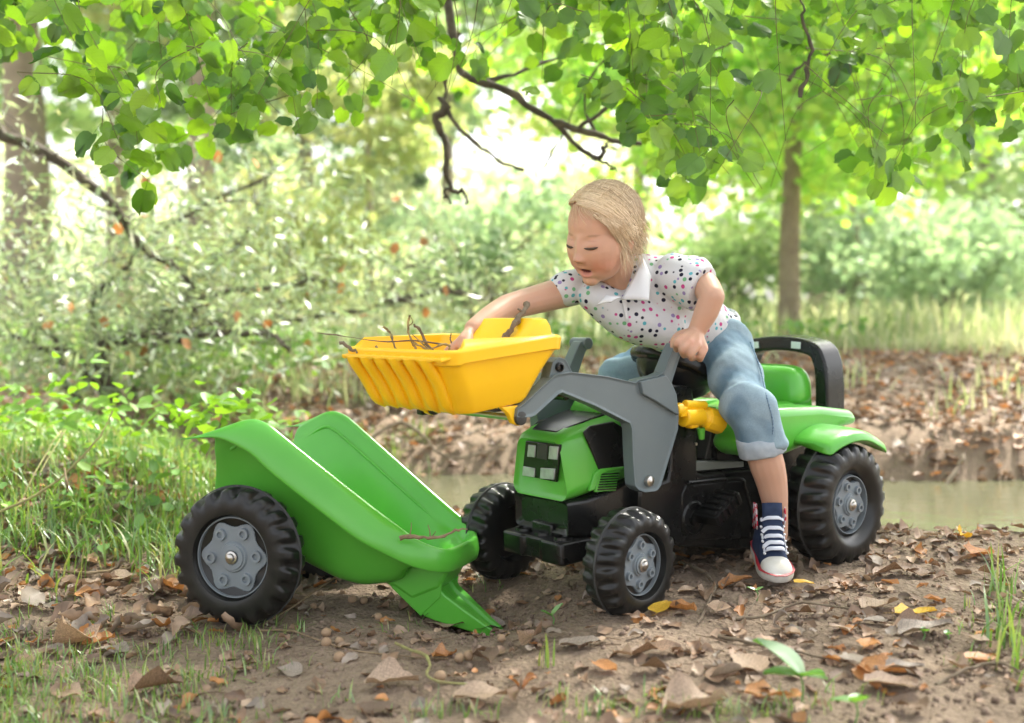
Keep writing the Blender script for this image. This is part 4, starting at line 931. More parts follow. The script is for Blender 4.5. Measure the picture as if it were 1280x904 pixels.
# verge on the left
grass('grass_verge', clumped(13000, lambda x, y: sst(-.55, -.85, x-.35*(y-2.3))*sst(1.95, 2.5, y)*(.35+.65*sst(-.6, .6, fbm(x, y, 2.6, 3, 8))), -2.4, -.35, 1.9, 4.4, 16, .035), np.full(12992, .10), .0045, GR, 'green grass growing along the left verge', .85)
grass('short_grass', clumped(3400, lambda x, y: sst(-.30, -.62, x+.12*(y-1.8))*(1-sst(2.0, 2.3, y))*(.12+.88*sst(-.2, .7, fbm(x, y, 4.2, 3, 6))), -1.1, -.2, 1.2, 2.2, 17, .03), np.full(3400, .035), .0026, GR, 'short bright grass on the path at bottom left', .7)
def tufts(name, spots, h, wd, n, spread, label, lean=.5):
    P_ = []; 
    for px, py, q in spots:
        g = G(px, py); P_.append(np.array([g[0], g[1]])+rng.normal(size=(int(n*q), 2))*spread)
    P_ = np.vstack(P_); return grass(name, P_, np.full(len(P_), h), wd, GR, label, lean)
tufts('grass_tufts', [(330, 800, 1), (290, 790, .5), (370, 790, .6), (240, 800, 1.2), (480, 790, .5), (430, 880, .7), (540, 895, 1), (590, 895, .8), (720, 897, 1), (770, 885, 1.3), (820, 880, 1), (700, 880, .7), (950, 895, 1.4), (905, 895, 1.2), (850, 885, 1), (1000, 885, .8), (1060, 880, .8), (610, 735, .5), (560, 745, .4), (1225, 790, .8), (1240, 760, 1.2), (1260, 740, 1.3), (1210, 830, .5), (350, 840, .5), (520, 780, .3)], .030, .0024, 24, .022, 'small grass tufts scattered over the soil', .75)
tufts('right_grass_tuft', [(1262, 810, 1), (1268, 775, 1), (1275, 840, .8), (1250, 745, .8)], .085, .0042, 20, .02, 'taller fresh grass tuft at the right edge', .6)
bl = tufts('tall_grass_blades', [(680, 835, 1)], .070, .005, 7, .006, 'upright grass blades standing alone below the tractor', .3)
# seedling weeds with broad leaves
WEED = leaf_mat('weed_leaf', [(.12, .32, .05), (.18, .42, .07), (.10, .26, .06)], .4, .4, .4)
WEED2 = leaf_mat('verge_weed_leaf', [(.16, .32, .09), (.24, .42, .14), (.12, .26, .06), (.34, .48, .10)], .4, .5, .08, warm=(1.3, 1.3, .6))
def broad(L, w=.42, bend=.2):
    V = []; F = []; nu, nv = 7, 5
    for i in range(nu):
        u = i/(nu-1); wid = w*math.sin(math.pi*u**.75*.97+.03)**.8
        for j in range(nv): v = j/(nv-1)*2-1; V.append((u*L, v*wid*L, L*(-bend*u*u+.12*abs(v)+.01*math.sin(9*u+3*v))))
    return V, [[i*nv+j, (i+1)*nv+j, (i+1)*nv+j+1, i*nv+j+1] for i in range(nu-1) for j in range(nv-1)]
def seedling(px, py, leaves, label, h=.05, name='seedling'):
    g = G(px, py); e = empty(name, g); tag(e, label, 'seedling')
    mb = MB(); mb.tube(crs([(0, 0, -.005), (.004, 0, h*.5), (0, 0, h)], 6), .0014, 6); mb.build('stem', WEED, e)
    for az, L, el, bend in leaves:
        V, F = broad(L, .36, bend); R__ = np.array((Euler((0, 0, az)).to_matrix()@Euler((0, -el, 0)).to_matrix())); V = np.array(V)@R__.T+np.array([0, 0, h*.9])
        o = MB().add(V, F).build('leaf', WEED, e)
    return e
seedling(1000, 885, [(R_(150), .072, .95, .45), (R_(178), .05, .25, .2), (R_(-60), .045, .6, .3), (R_(-20), .035, .3, .3)], 'green seedling with a long pointed leaf and broad leaves at bottom right', .045)
seedling(1068, 905, [(R_(-80), .040, .6, .1), (R_(150), .03, .2, .3), (R_(60), .025, .4, .3)], 'blurred seedling cut by the bottom edge right of the long leaved one', .03)
seedling(1153, 800, [(R_(-80), .022, .5, .1), (R_(60), .014, .4, .1)], 'tiny round leaved sprout on the wide grey leaf', .012)
seedling(1183, 802, [(R_(-80), .016, .5, .1), (R_(60), .014, .4, .1)], 'tiny sprout to the right of the round leaved one', .010)
seedling(945, 752, [(R_(10), .016, .5, .1), (R_(160), .018, .4, .1)], 'tiny thin sprout left of the small yellow leaf', .02)
seedling(690, 760+20, [(R_(10), .03, .9, .1), (R_(200), .025, .6, .1)], 'small sprout between the hitch and the near front wheel', .015)
n = 1500; pos = clumped(n, lambda x, y: sst(-.62, -.95, x-.3*(y-2.3))*sst(2.05, 2.45, y), -2.3, -.45, 2.0, 4.3, 13, .07); n = len(pos)
z = terrain(pos[:, 0], pos[:, 1])+rng.uniform(.01, .11, n)*sst(2.0, 2.7, pos[:, 1])+.01
LEAFS = [(0, 0, 0), (.3, -.3, .06), (.7, -.26, .02), (1, 0, -.12), (.7, .26, .02), (.3, .3, .06)]
tag(cloud('verge_weeds', np.column_stack([pos, z]), rng.uniform(.02, .05, n), WEED2, LEAFS, [(0, 1, 2, 3), (0, 3, 4, 5)], rand_rot(n, .7)), 'low broad leaved weeds among the verge grass', kind='stuff')
# bright weeds on the back of the verge, behind the trailer
pts = []
for px, py, D, q in [(300, 522, 2.7, 30), (275, 515, 2.75, 30), (250, 522, 2.7, 30), (220, 520, 2.8, 30), (150, 512, 2.9, 20), (80, 500, 3.0, 30), (30, 520, 2.9, 30), (100, 455, 3.0, 12), (330, 540, 2.75, 12)]:
    pts.append(P(px, py, D)+rng.normal(size=(q, 3))*[.05, .10, .03])
pts = np.vstack(pts); tag(cloud('tall_verge_weeds', pts, rng.uniform(.03, .06, len(pts)), leaf_mat('lime_weed', [(.18, .38, .04), (.26, .48, .06)], .5, .4, .2), LEAFS, [(0, 1, 2, 3), (0, 3, 4, 5)], rand_rot(len(pts), .6)), 'bright lime green weeds standing behind the trailer', kind='stuff')
grass('weed_stalks', pts[::3, :2]+rng.normal(size=(len(pts[::3]), 2))*.01, np.full(len(pts[::3]), .14), .004, GR, 'stalks of the verge weeds', .1)
# far bank and meadow
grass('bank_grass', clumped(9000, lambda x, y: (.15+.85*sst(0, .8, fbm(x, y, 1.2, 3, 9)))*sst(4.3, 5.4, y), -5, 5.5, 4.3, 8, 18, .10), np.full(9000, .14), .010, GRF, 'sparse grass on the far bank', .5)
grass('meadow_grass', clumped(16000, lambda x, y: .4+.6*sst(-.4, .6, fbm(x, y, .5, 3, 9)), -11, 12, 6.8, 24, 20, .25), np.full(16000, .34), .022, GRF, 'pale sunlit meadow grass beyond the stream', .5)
n = 6500; pos = clumped(n, lambda x, y: sst(-.1, .8, fbm(x, y, .9, 3, 12)), -4, 5.5, 4.3, 7.5, 20, .12); n = len(pos)
tag(cloud('bank_weeds', np.column_stack([pos, terrain(pos[:, 0], pos[:, 1])+rng.uniform(.02, .22, n)]), rng.uniform(.035, .075, n), WEED2, QUAD, QF_), 'green weeds on the far bank', kind='stuff')
# ------------------------------------------------------------------ trees and bushes
BARK = mat('bark_grey_brown', (.13, .10, .075), .85, .2, noise=(9, (.24, .19, .14), 1), bump=(14, .9, .03))
BARKP = mat('bark_pale', (.36, .29, .22), .85, .2, noise=(4, (.24, .19, .15), 1), bump=(10, .7, .03))
BARKM = mat('bark_mid', (.24, .18, .13), .85, .2, noise=(9, (.33, .26, .19), 1), bump=(14, .9, .03)); BARKD = mat('bark_dark', (.055, .045, .035), .85, .25, noise=(30, (.13, .11, .085), 1), bump=(60, .8, .006))
LINDEN = leaf_mat('linden_leaf', [(.035, .11, .010), (.11, .26, .018), (.20, .39, .025), (.05, .14, .012), (.28, .48, .035), (.07, .18, .012)], .52, .4, .15, warm=(1.4, 1.35, .5))  # dark greens stand for leaves in shadow, bright ones for sunlit leaves
MAPLE = leaf_mat('maple_leaf', [(.22, .46, .07), (.31, .56, .10), (.40, .62, .13), (.48, .62, .14), (.25, .48, .11)], .55, .5, .2, warm=(1.35, 1.3, .6))
WILLOW = leaf_mat('willow_leaf', [(.19, .29, .15), (.33, .43, .25), (.45, .54, .33), (.16, .24, .12), (.42, .42, .24)], .4, .45, .3, warm=(1.28, 1.3, .92))
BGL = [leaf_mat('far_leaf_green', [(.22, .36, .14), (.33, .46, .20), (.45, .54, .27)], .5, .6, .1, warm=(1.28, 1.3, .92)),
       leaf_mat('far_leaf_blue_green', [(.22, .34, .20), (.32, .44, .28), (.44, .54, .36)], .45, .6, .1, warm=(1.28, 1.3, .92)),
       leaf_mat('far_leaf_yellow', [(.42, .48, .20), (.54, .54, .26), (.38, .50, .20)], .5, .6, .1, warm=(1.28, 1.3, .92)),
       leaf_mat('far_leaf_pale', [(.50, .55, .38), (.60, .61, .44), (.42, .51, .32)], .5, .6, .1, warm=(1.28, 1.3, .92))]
def wobble(pts, n, amp):
    p = crs(pts, n); q = np.cumsum(rng.normal(size=p.shape), 0)*amp/math.sqrt(n); t = np.linspace(0, 1, n)[:, None]; q = q-t*q[-1]; return p+q
def trunk_tree(name, label, x, y, H, r, crown, m_leaf, m_bark, nleaf, lsz, cat='tree', group=None, lean=(0, 0), shape=QUAD, faces=QF_, limbs=7, squash=.8):
    """crown = (base height, centre height, radius)"""
    z0 = float(terrain(x, y)); e = empty(name, (x, y, z0)); tag(e, label, cat, group)
    top = np.array([lean[0], lean[1], H]); p = wobble([(0, 0, -.2), top*.35, top*.7, top], 14, .05*H/6)
    MB().tube(p, r*np.concatenate([[1.35, 1.1], np.linspace(1, .25, 12)]), 12).build('trunk', m_bark, e)
    cb, cz, cr_ = crown; cl = []
    for i in range(limbs):
        t = rng.uniform(.45, .95); b = p[int(t*13)]; a = rng.uniform(0, 6.28); L = cr_*rng.uniform(.6, 1)
        q = wobble([b, b+np.array([math.cos(a)*L*.5, math.sin(a)*L*.5, L*.25]), b+np.array([math.cos(a)*L, math.sin(a)*L, L*rng.uniform(.1, .6)])], 8, .1)
        MB().tube(q, np.linspace(r*.35, r*.06, 8), 7).build('limb', m_bark, e); cl += [q[4], q[6], q[7]]
    # leaf clumps through the crown volume, flattened sprays with gaps between them
    nc = max(10, nleaf//110); c = []
    while len(c) < nc:
        d = rng.normal(size=3); d /= np.linalg.norm(d); rr = cr_*rng.uniform(.35, 1)**.6; q = d*rr*np.array([1, 1, squash])+[lean[0], lean[1], cz]
        if q[2] > cb: c.append(q)
    c = np.array(c+[v for v in cl if v[2] > cb]); ids = rng.integers(0, len(c), nleaf); k = rng.uniform(.25, 1, len(c))[ids]
    pos = c[ids]+rng.normal(size=(nleaf, 3))*np.array([.20, .20, .10])*cr_*.9*k[:, None]
    cloud('crown', pos, rng.uniform(.6, 1.3, nleaf)*lsz, m_leaf, shape, faces, rand_rot(nleaf, 1.0), e)
    return e
def bush(name, label, x, y, h, w, m_leaf, nleaf, lsz, group=None, shape=QUAD, faces=QF_, cat='bush', stems=8, m_bark=None):
    z0 = float(terrain(x, y)); e = empty(name, (x, y, z0)); tag(e, label, cat, group); c = []
    mb = MB()
    for i in range(stems):
        a = rng.uniform(0, 6.28); L = w*rng.uniform(.3, 1); q = wobble([(0, 0, -.1), (math.cos(a)*L*.35, math.sin(a)*L*.35, h*rng.uniform(.4, .6)), (math.cos(a)*L, math.sin(a)*L, h*rng.uniform(.6, 1))], 9, .08)
        MB().tube(q, np.linspace(.03, .006, 9)*h/2, 6).build('stem', m_bark or BARK, e); c += list(q[3:])
    c = np.array(c); c2 = c[rng.integers(0, len(c), nleaf//60+4)]+rng.normal(size=(nleaf//60+4, 3))*np.array([w*.28, w*.28, h*.16])
    c2[:, 2] = np.clip(c2[:, 2], .05, h*1.05); ids = rng.integers(0, len(c2), nleaf)
    pos = c2[ids]+rng.normal(size=(nleaf, 3))*np.array([.13, .13, .09])*w
    pos[:, 2] = np.abs(pos[:, 2])
    cloud('foliage', pos, rng.uniform(.6, 1.3, nleaf)*lsz, m_leaf, shape, faces, None, e)
    return e
# wood behind everything: one mass nobody could count
n = 15000
x = rng.uniform(-34, 34, n); y = rng.uniform(24, 44, n); hh = 4.2+2.6*fbm(x, y, .25, 3, 3); zz = rng.uniform(0, 1, n)**.8*hh+terrain(x, y)*1.0
keep = fbm(x*.9+zz*.6, y*.4+zz*1.1, .8, 3, 7) > -.15
pos = np.column_stack([x, y, zz])[keep]
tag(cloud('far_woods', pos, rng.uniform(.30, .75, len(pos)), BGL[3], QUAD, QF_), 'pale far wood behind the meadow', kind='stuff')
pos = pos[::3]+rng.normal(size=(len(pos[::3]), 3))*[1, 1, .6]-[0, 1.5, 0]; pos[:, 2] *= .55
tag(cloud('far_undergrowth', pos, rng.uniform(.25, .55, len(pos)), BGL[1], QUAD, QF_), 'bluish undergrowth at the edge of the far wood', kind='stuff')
# single trees
def X(px, D): return (px-640)/FPX*D
D = 8.6
mp_t = trunk_tree('maple_tree', 'bright green tree with a brown trunk standing right of the child', X(987, D), D, 5.2, .085, (1.32, 2.65, 2.3), MAPLE, BARKM, 12500, .115, lean=(.1, .2), shape=OVAL, faces=OF, limbs=9, squash=.65)
q_ = np.column_stack([rng.normal(size=1500)*.55, -1.1+.35*rng.normal(size=1500), 1.62+.95*rng.uniform(0, 1, 1500)**.8]); q_[:, 2] += .10*np.sin(q_[:, 0]*6)
cloud('low_spray', q_, rng.uniform(.07, .14, 1500), MAPLE, OVAL, OF, rand_rot(1500, 1.0), mp_t)
D = 15
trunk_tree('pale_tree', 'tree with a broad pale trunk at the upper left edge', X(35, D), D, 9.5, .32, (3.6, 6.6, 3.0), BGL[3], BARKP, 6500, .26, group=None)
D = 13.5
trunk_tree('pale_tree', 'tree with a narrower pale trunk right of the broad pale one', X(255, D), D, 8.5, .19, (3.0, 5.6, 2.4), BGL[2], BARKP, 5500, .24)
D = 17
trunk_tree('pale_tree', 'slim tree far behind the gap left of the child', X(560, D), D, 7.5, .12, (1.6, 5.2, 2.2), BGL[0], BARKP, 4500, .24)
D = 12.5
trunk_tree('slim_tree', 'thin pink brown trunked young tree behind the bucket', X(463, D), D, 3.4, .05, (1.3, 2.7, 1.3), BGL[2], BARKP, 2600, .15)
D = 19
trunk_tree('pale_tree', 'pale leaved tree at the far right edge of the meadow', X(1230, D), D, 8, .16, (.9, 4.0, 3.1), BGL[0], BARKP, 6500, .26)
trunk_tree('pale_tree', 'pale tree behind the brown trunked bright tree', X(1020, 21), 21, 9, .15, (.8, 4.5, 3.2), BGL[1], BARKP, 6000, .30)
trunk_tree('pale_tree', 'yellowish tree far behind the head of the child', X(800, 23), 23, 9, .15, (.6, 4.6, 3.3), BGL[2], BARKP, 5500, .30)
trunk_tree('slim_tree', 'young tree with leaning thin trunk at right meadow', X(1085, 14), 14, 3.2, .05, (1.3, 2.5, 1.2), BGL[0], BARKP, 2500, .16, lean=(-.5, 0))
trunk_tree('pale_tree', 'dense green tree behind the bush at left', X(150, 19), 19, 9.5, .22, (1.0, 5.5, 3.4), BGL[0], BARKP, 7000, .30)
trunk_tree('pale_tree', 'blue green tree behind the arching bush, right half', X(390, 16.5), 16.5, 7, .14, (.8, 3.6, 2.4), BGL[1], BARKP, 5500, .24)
# shrubs at the edge of the meadow
for px, D, h, w_, mi, nl, lb in [(1190, 12.5, 1.25, 1.5, 1, 3600, 'blue green shrub at the right edge of the meadow'), (1060, 15, 1.5, 1.6, 1, 3000, 'bluish shrub right of the brown tree trunk'), (905, 15.5, 1.7, 1.7, 0, 3000, 'green shrub left of the brown tree trunk'),
       (690, 14, 1.6, 1.4, 3, 2600, 'pale shrub just left of the head of the child'), (600, 12, 1.5, 1.2, 1, 2600, 'grey green shrub above the bucket'), (520, 15, 2.0, 1.7, 3, 2800, 'light shrub in the gap above the bucket'), (1290, 16, 2.4, 2.0, 0, 3000, 'tall green shrub cut by the right edge'), (350, 11, 1.5, 1.5, 2, 3000, 'yellowish shrub behind the arching bush')]:
    bush('shrub', lb, X(px, D), D, h, w_, BGL[mi], nl, .13, group='shrubs along the meadow edge')
# arching bush at the left, over the stream bank
D = 4.7
bx_, by_ = X(150, D), D; z0 = float(terrain(bx_, by_)); wb = empty('arching_bush', (bx_, by_, z0)); tag(wb, 'large loose bush with arching dark stems and narrow grey green leaves at left', 'bush')
def loc(px, py, D): return P(px, py, D)-np.array([bx_, by_, z0])
stems = [[(150, 500, 4.7), (125, 436, 4.6), (165, 420, 4.5), (200, 428, 4.5), (225, 418, 4.5), (300, 408, 4.5), (345, 420, 4.5), (362, 440, 4.5)],
         [(-60, 60, 4.3), (0, 162, 4.3), (60, 182, 4.3), (110, 218, 4.3), (150, 248, 4.35), (180, 288, 4.4), (215, 318, 4.5), (245, 350, 4.6), (240, 400, 4.7), (225, 420, 4.7)],
         [(150, 500, 4.8), (120, 380, 4.8), (150, 325, 4.8), (182, 295, 4.8), (260, 245, 4.8), (330, 225, 4.8)], [(230, 430, 4.7), (200, 395, 4.9), (260, 395, 5), (350, 400, 5.1), (420, 385, 5.1), (480, 378, 5.1), (510, 330, 5.1), (560, 322, 5.1)],
         [(480, 378, 5.1), (540, 370, 5.1), (600, 368, 5.2), (640, 372, 5.2)], [(100, 500, 4.9), (60, 400, 4.9), (20, 330, 5), (-30, 250, 5)], [(160, 500, 5), (240, 350, 5.2), (300, 300, 5.3), (340, 200, 5.3)], [(200, 430, 4.6), (180, 385, 4.6), (300, 350, 4.8), (380, 345, 4.9), (430, 360, 4.9)], [(130, 500, 4.7), (90, 440, 4.6), (30, 430, 4.6), (-30, 410, 4.6)]]
sp = []
for i, s_ in enumerate(stems):
    q = wobble([loc(*v) for v in s_], 26, .05); MB().tube(q, np.linspace(.022, .007, 26)*(1.3 if i in (0, 1) else .8), 7).build('stem', BARKD, wb); sp.append(q)
sp = np.vstack(sp); n = 10500
tw = []
for i in range(240):
    b = sp[rng.integers(len(sp))]; a = rng.uniform(0, 6.28); L = rng.uniform(.15, .5); d = np.array([math.cos(a), math.sin(a)*.8, rng.uniform(-.2, .9)])
    q = crs([b, b+d*L*.5, b+d*L+np.array([0, 0, -.15*L])], 6); tw.append(q)
mb = MB()
for q in tw: mb.tube(q, np.linspace(.0035, .0012, 6), 4)
o = mb.build('twigs', BARKD, wb); o['kind'] = 'stuff'
tw = np.vstack(tw); b = tw[rng.integers(0, len(tw), n)]; pos = b+rng.normal(size=(n, 3))*[.20, .22, .16]
pos = pos[pos[:, 2] > .12]; n = len(pos)
o = cloud('foliage', pos, rng.uniform(.035, .085, n), WILLOW, NARROW, QF_, None, wb)
o['kind'] = 'stuff'
n = 60; b = tw[rng.integers(0, len(tw), n)]; o = cloud('turned_leaves', b+rng.normal(size=(n, 3))*.12, .06, DL['orange brown'], OVAL, OF, None, wb); o['kind'] = 'stuff'

# ------------------------------------------------------------------ linden bough hanging over the scene
lt = empty('linden_tree', (-2.6, 3.4, float(terrain(-2.6, 3.4)))); tag(lt, 'linden tree whose leafy boughs hang across the top of the picture', 'tree')
lo_ = np.array([-2.6, 3.4, float(terrain(-2.6, 3.4))])
def L_(p): return np.array(p)-lo_
tp = wobble([(0, 0, -.2), (.05, 0, 1.2), (0, .1, 2.6), (.1, 0, 4.2), (0, 0, 6)], 16, .08)
MB().tube(tp, np.concatenate([[.24, .19], np.linspace(.17, .06, 14)]), 16).build('trunk', BARK, lt)
boughs = [[(-2.55, 3.45, 2.6), (-1.6, 3.1, 2.75), (-.7, 2.9, 2.5), (.2, 2.75, 2.3), (1.0, 2.7, 2.1), (1.9, 2.6, 2.0)], [(-2.55, 3.45, 2.2), (-1.9, 3.0, 2.1), (-1.2, 2.6, 1.85), (-.7, 2.3, 1.65), (-.2, 2.2, 1.50)],
          [(-2.5, 3.4, 3.2), (-1.2, 2.4, 3.0), (.2, 1.9, 2.6), (1.4, 1.8, 2.1)], [(-.7, 2.9, 2.5), (-.3, 3.0, 2.1), (.05, 3.2, 1.7), (.2, 3.3, 1.5)]]
for q in boughs: MB().tube(wobble([L_(v) for v in q], 24, .06), np.linspace(.05, .014, 24), 9).build('bough', BARK, lt)
dark = [([(545, -60, 3.3), (560, 30, 3.3), (575, 95, 3.3), (608, 106, 3.3), (640, 120, 3.3), (668, 140, 3.3), (700, 158, 3.3), (725, 188, 3.3), (748, 198, 3.3)], .016), ([(692, 150, 3.3), (740, 168, 3.3), (775, 176, 3.3), (802, 180, 3.3)], .012), ([(748, 198, 3.3), (760, 204, 3.3), (772, 215, 3.3)], .005),
        ([(740, 198, 3.3), (752, 186, 3.3), (764, 176, 3.3)], .008), ([(718, 160, 3.3), (760, 128, 3.3), (810, 100, 3.3), (868, 76, 3.3), (920, 50, 3.3)], .007), ([(560, 130, 3.4), (548, 150, 3.4), (556, 175, 3.4), (560, 215, 3.4), (565, 235, 3.4)], .016), ([(563, 232, 3.4), (560, 245, 3.4), (561, 254, 3.4)], .006), ([(565, 234, 3.4), (577, 242, 3.4), (582, 256, 3.4)], .008),
        ([(548, 120, 3.4), (565, 148, 3.4), (590, 172, 3.4), (620, 195, 3.4), (655, 213, 3.4)], .009), ([(575, 40, 3.4), (560, 90, 3.4), (556, 140, 3.4)], .011), ([(575, 95, 3.3), (600, 100, 3.4), (640, 96, 3.4), (690, 74, 3.5), (740, 55, 3.6), (845, 38, 3.6)], .008), ([(745, 170, 3.4), (725, 120, 3.4), (760, 60, 3.4), (790, 10, 3.4)], .005), ([(680, 210, 3.5), (700, 165, 3.5), (730, 110, 3.5)], .004), ([(1000, 120, 2.5), (1015, 60, 2.5), (1000, -10, 2.5)], .006), ([(985, 102, 3), (1010, 78, 3), (1060, 66, 3)], .005)]
for q, r in dark: MB().tube(wobble([L_(P(*v)) for v in q], 18, .02), np.linspace(r, r*.45, 18)*(1+.15*rng.normal(size=18)), 8).build('branch', BARKD, lt)
# lower edge of the leaves, across the picture (px -> py), and how dense they hang there
EX = [-80, 0, 25, 60, 95, 120, 150, 175, 205, 235, 270, 300, 330, 362, 385, 400, 430, 455, 480, 520, 560, 585, 600, 640, 680, 700, 730, 760, 800, 830, 850, 900, 950, 985, 1010, 1040, 1065, 1090, 1125, 1150, 1180, 1210, 1240, 1280, 1360]
EY = [90, 75, 60, 45, 70, 110, 130, 215, 110, 130, 165, 160, 140, 178, 175, 95, 145, 150, 120, 150, 130, 125, 60, 50, 125, 112, 55, 70, 150, 215, 240, 225, 255, 235, 130, 135, 190, 215, 245, 200, 185, 180, 150, 165, 190]
ED = [.5, .6, .7, .4, .6, .75, .8, .8, .75, .9, 1, 1, 1, 1, .9, .9, 1, 1, 1, 1, 1, .9, .5, .5, .8, .7, .35, .35, .6, .9, 1, .95, 1, .8, .6, .8, .9, 1, 1, .8, .6, .5, .5, .5, .5]
def lind(L=1.0, seed=0):
    r = np.random.default_rng(seed); n = 18; rim = []; fold = r.uniform(.05, .45); droop = r.uniform(.05, .5)
    for k in range(n):
        a = 2*math.pi*(k+.5)/n; rr = .5*(1+.04*r.normal()+(.03 if k % 2 else -.03)); x = .5-rr*math.cos(a)*1.05; y = rr*math.sin(a)*(.92+.05*r.normal())
        if k in (0, n-1): x += .07; y *= 1.1                        # notch at the stalk
        if k in (n//2-1, n//2): x += .04; y *= .6
        rim.append((x, y, fold*abs(y)+.035*r.normal()-droop*max(0, x-.3)**1.5))
    tip = (1.14, 0, -.08); V = [(.5, 0, -.035), (.09, 0, 0)]+rim[:n//2]+[tip]+rim[n//2:]
    m_ = len(V)-2; F = [(0, 2+k, 2+(k+1) % m_) for k in range(m_-1)]+[(0, 2+m_-1, 1), (0, 1, 2)]
    s0 = len(V); V += [(.09, -.012, 0), (.09, .012, 0), (-.42, -.01, .10), (-.42, .01, .10)]; F += [(s0, s0+1, s0+3), (s0, s0+3, s0+2)]
    return np.array(V)*L, F
lvar = [lind(1, s_) for s_ in range(10)]; LINDEN_V = LINDEN.copy(); LINDEN_V.name = 'linden_leaf_veined'; add_veins(LINDEN_V, .22, 6.5)
lme = [mesh_np('leaf', v, f, LINDEN_V) for v, f in lvar]
leaf_list = []; twb = MB()
def spray(px, D, top, bot, dens):
    """a hanging twig with alternate round leaves"""
    dx = rng.normal()*130; p0 = P(px+dx, top, D); p1 = P(px, bot, D+rng.uniform(-.15, .15)); mid = (p0+p1)/2+rng.normal(size=3)*.03+np.array([-.0003*dx, 0, .05])
    q = crs([p0, mid, p1], 12); twb.tube(q, np.linspace(.0013, .0006, 12), 5)
    L = np.linalg.norm(p1-p0); k = max(3, int(L/.023*dens))
    for i in range(k):
        t = 1-(i+.3)/k*1.0; b = q[min(11, int(t*11.99))]; sgn = 1 if i % 2 else -1
        leaf_list.append((b, sgn, D))
for i in range(135):
    px = rng.uniform(-70, 1350); d_ = np.interp(px, EX, ED)
    if rng.uniform() > d_: continue
    D = rng.choice([rng.uniform(2.1, 2.7), rng.uniform(2.7, 3.6), rng.uniform(3.8, 5.5)], p=[.42, .30, .28]); e_ = np.interp(px, EX, EY)
    bot = e_*rng.uniform(.55, 1.0)-12; top = min(bot-90, rng.uniform(-160, -40)); spray(px, D, top, bot, .75)
for px in range(-60, 1360, 15):                                       # the fringe that draws the lower outline
    e_ = np.interp(px, EX, EY); d_ = np.interp(px, EX, ED)
    if rng.uniform() > d_*.8: continue
    D = rng.uniform(2.15, 2.8); spray(px+rng.uniform(-8, 8), D, e_-rng.uniform(90, 170), e_-16, .8)
for px, py in ((185, 225), (165, 205), (195, 195), (150, 180), (170, 160), (860, 200), (905, 190), (930, 215), (880, 160), (945, 235), (1095, 200), (1130, 215), (1110, 170), (1150, 150), (1085, 150), (1075, 110)):
    spray(px, rng.uniform(2.2, 2.6), py-90, py, .9)
mo = twb.build('twigs', mat('young_twig', (.13, .13, .045), .6, .3, noise=(40, (.10, .08, .04), 1)), lt); mo.location = tuple(-lo_); mo['kind'] = 'stuff'
def leaf_T(sgn, b):
    # blade hangs: midrib outwards and down, face turned mostly to the side one looks from, with a wide scatter
    nn = np.array([rng.normal()*.55, -1*(1 if rng.uniform() < .5 else -1), rng.normal()*.6+.35]); nn /= np.linalg.norm(nn)
    x_ = np.array([sgn*rng.uniform(.1, .9), rng.normal()*.3, -rng.uniform(.2, 1.0)]); x_ -= nn*(x_@nn); x_ /= np.linalg.norm(x_); return x_, np.cross(nn, x_), nn
rngo = list(leaf_list); 
info = []
for b, sgn, D in rngo:
    q_ = wpx(b); qx, qy = q_[0][0], q_[1][0]
    if fbm(qx*.017, qy*.021+D, 1, 3, 13) < -.26 and qy > -10: continue
    x_, y_, n_ = leaf_T(sgn, b); s_ = rng.uniform(.031, .062); o_ = b+x_*.42*s_+rng.normal(size=3)*.004
    info.append((o_, x_, y_, n_, s_, D))
vis = [(wpx(o+x*s*.5)[0][0], wpx(o+x*s*.5)[1][0]) for o, x, y, n, s, D in info]
order = sorted(range(len(info)), key=lambda i: info[i][5] if (-10 < vis[i][0] < 1290 and -5 < vis[i][1]) else 99)
for i in order[:298]:
    o, x, y, n_, s_, D = info[i]; ob = link('leaf', lme[i % 10], lt); M = Matrix.Identity(4)
    for r_ in range(3): M[r_][0], M[r_][1], M[r_][2], M[r_][3] = x[r_]*s_, y[r_]*s_, n_[r_]*s_, (o-lo_)[r_]
    ob.matrix_local = M
Vv, Ff_ = [], []; off = 0
for i in order[298:]:
    o, x, y, n_, s_, D = info[i]; v, f = lvar[i % 10]; Vv.append((o-lo_)+s_*(v[:, 0:1]*x+v[:, 1:2]*y+v[:, 2:3]*n_)); Ff_.append(np.array(f)+off); off += len(v)
# the higher crown out of the picture, which shades the path
n = 9500; pos = np.column_stack([rng.uniform(-3.2, 3.4, n), rng.uniform(1.4, 4.6, n), rng.uniform(2.2, 4.2, n)]); keep = (fbm(pos[:, 0], pos[:, 1]+pos[:, 2], 1.3, 3, 2) > .05) & (wpx(pos)[1] < -30); pos = pos[keep]
T = rand_rot(len(pos), .6)
for i in range(len(pos)):
    v, f = lvar[i % 10]; s_ = .085; Vv.append((pos[i]-lo_)+s_*(v[:, 0:1]*T[0][i]+v[:, 1:2]*T[1][i]+v[:, 2:3]*T[2][i])); Ff_.append(np.array(f)+off); off += len(v)
o = link('foliage', mesh_np('foliage', np.vstack(Vv), np.vstack(Ff_), LINDEN), lt); o['kind'] = 'stuff'
print('linden leaves', len(info))
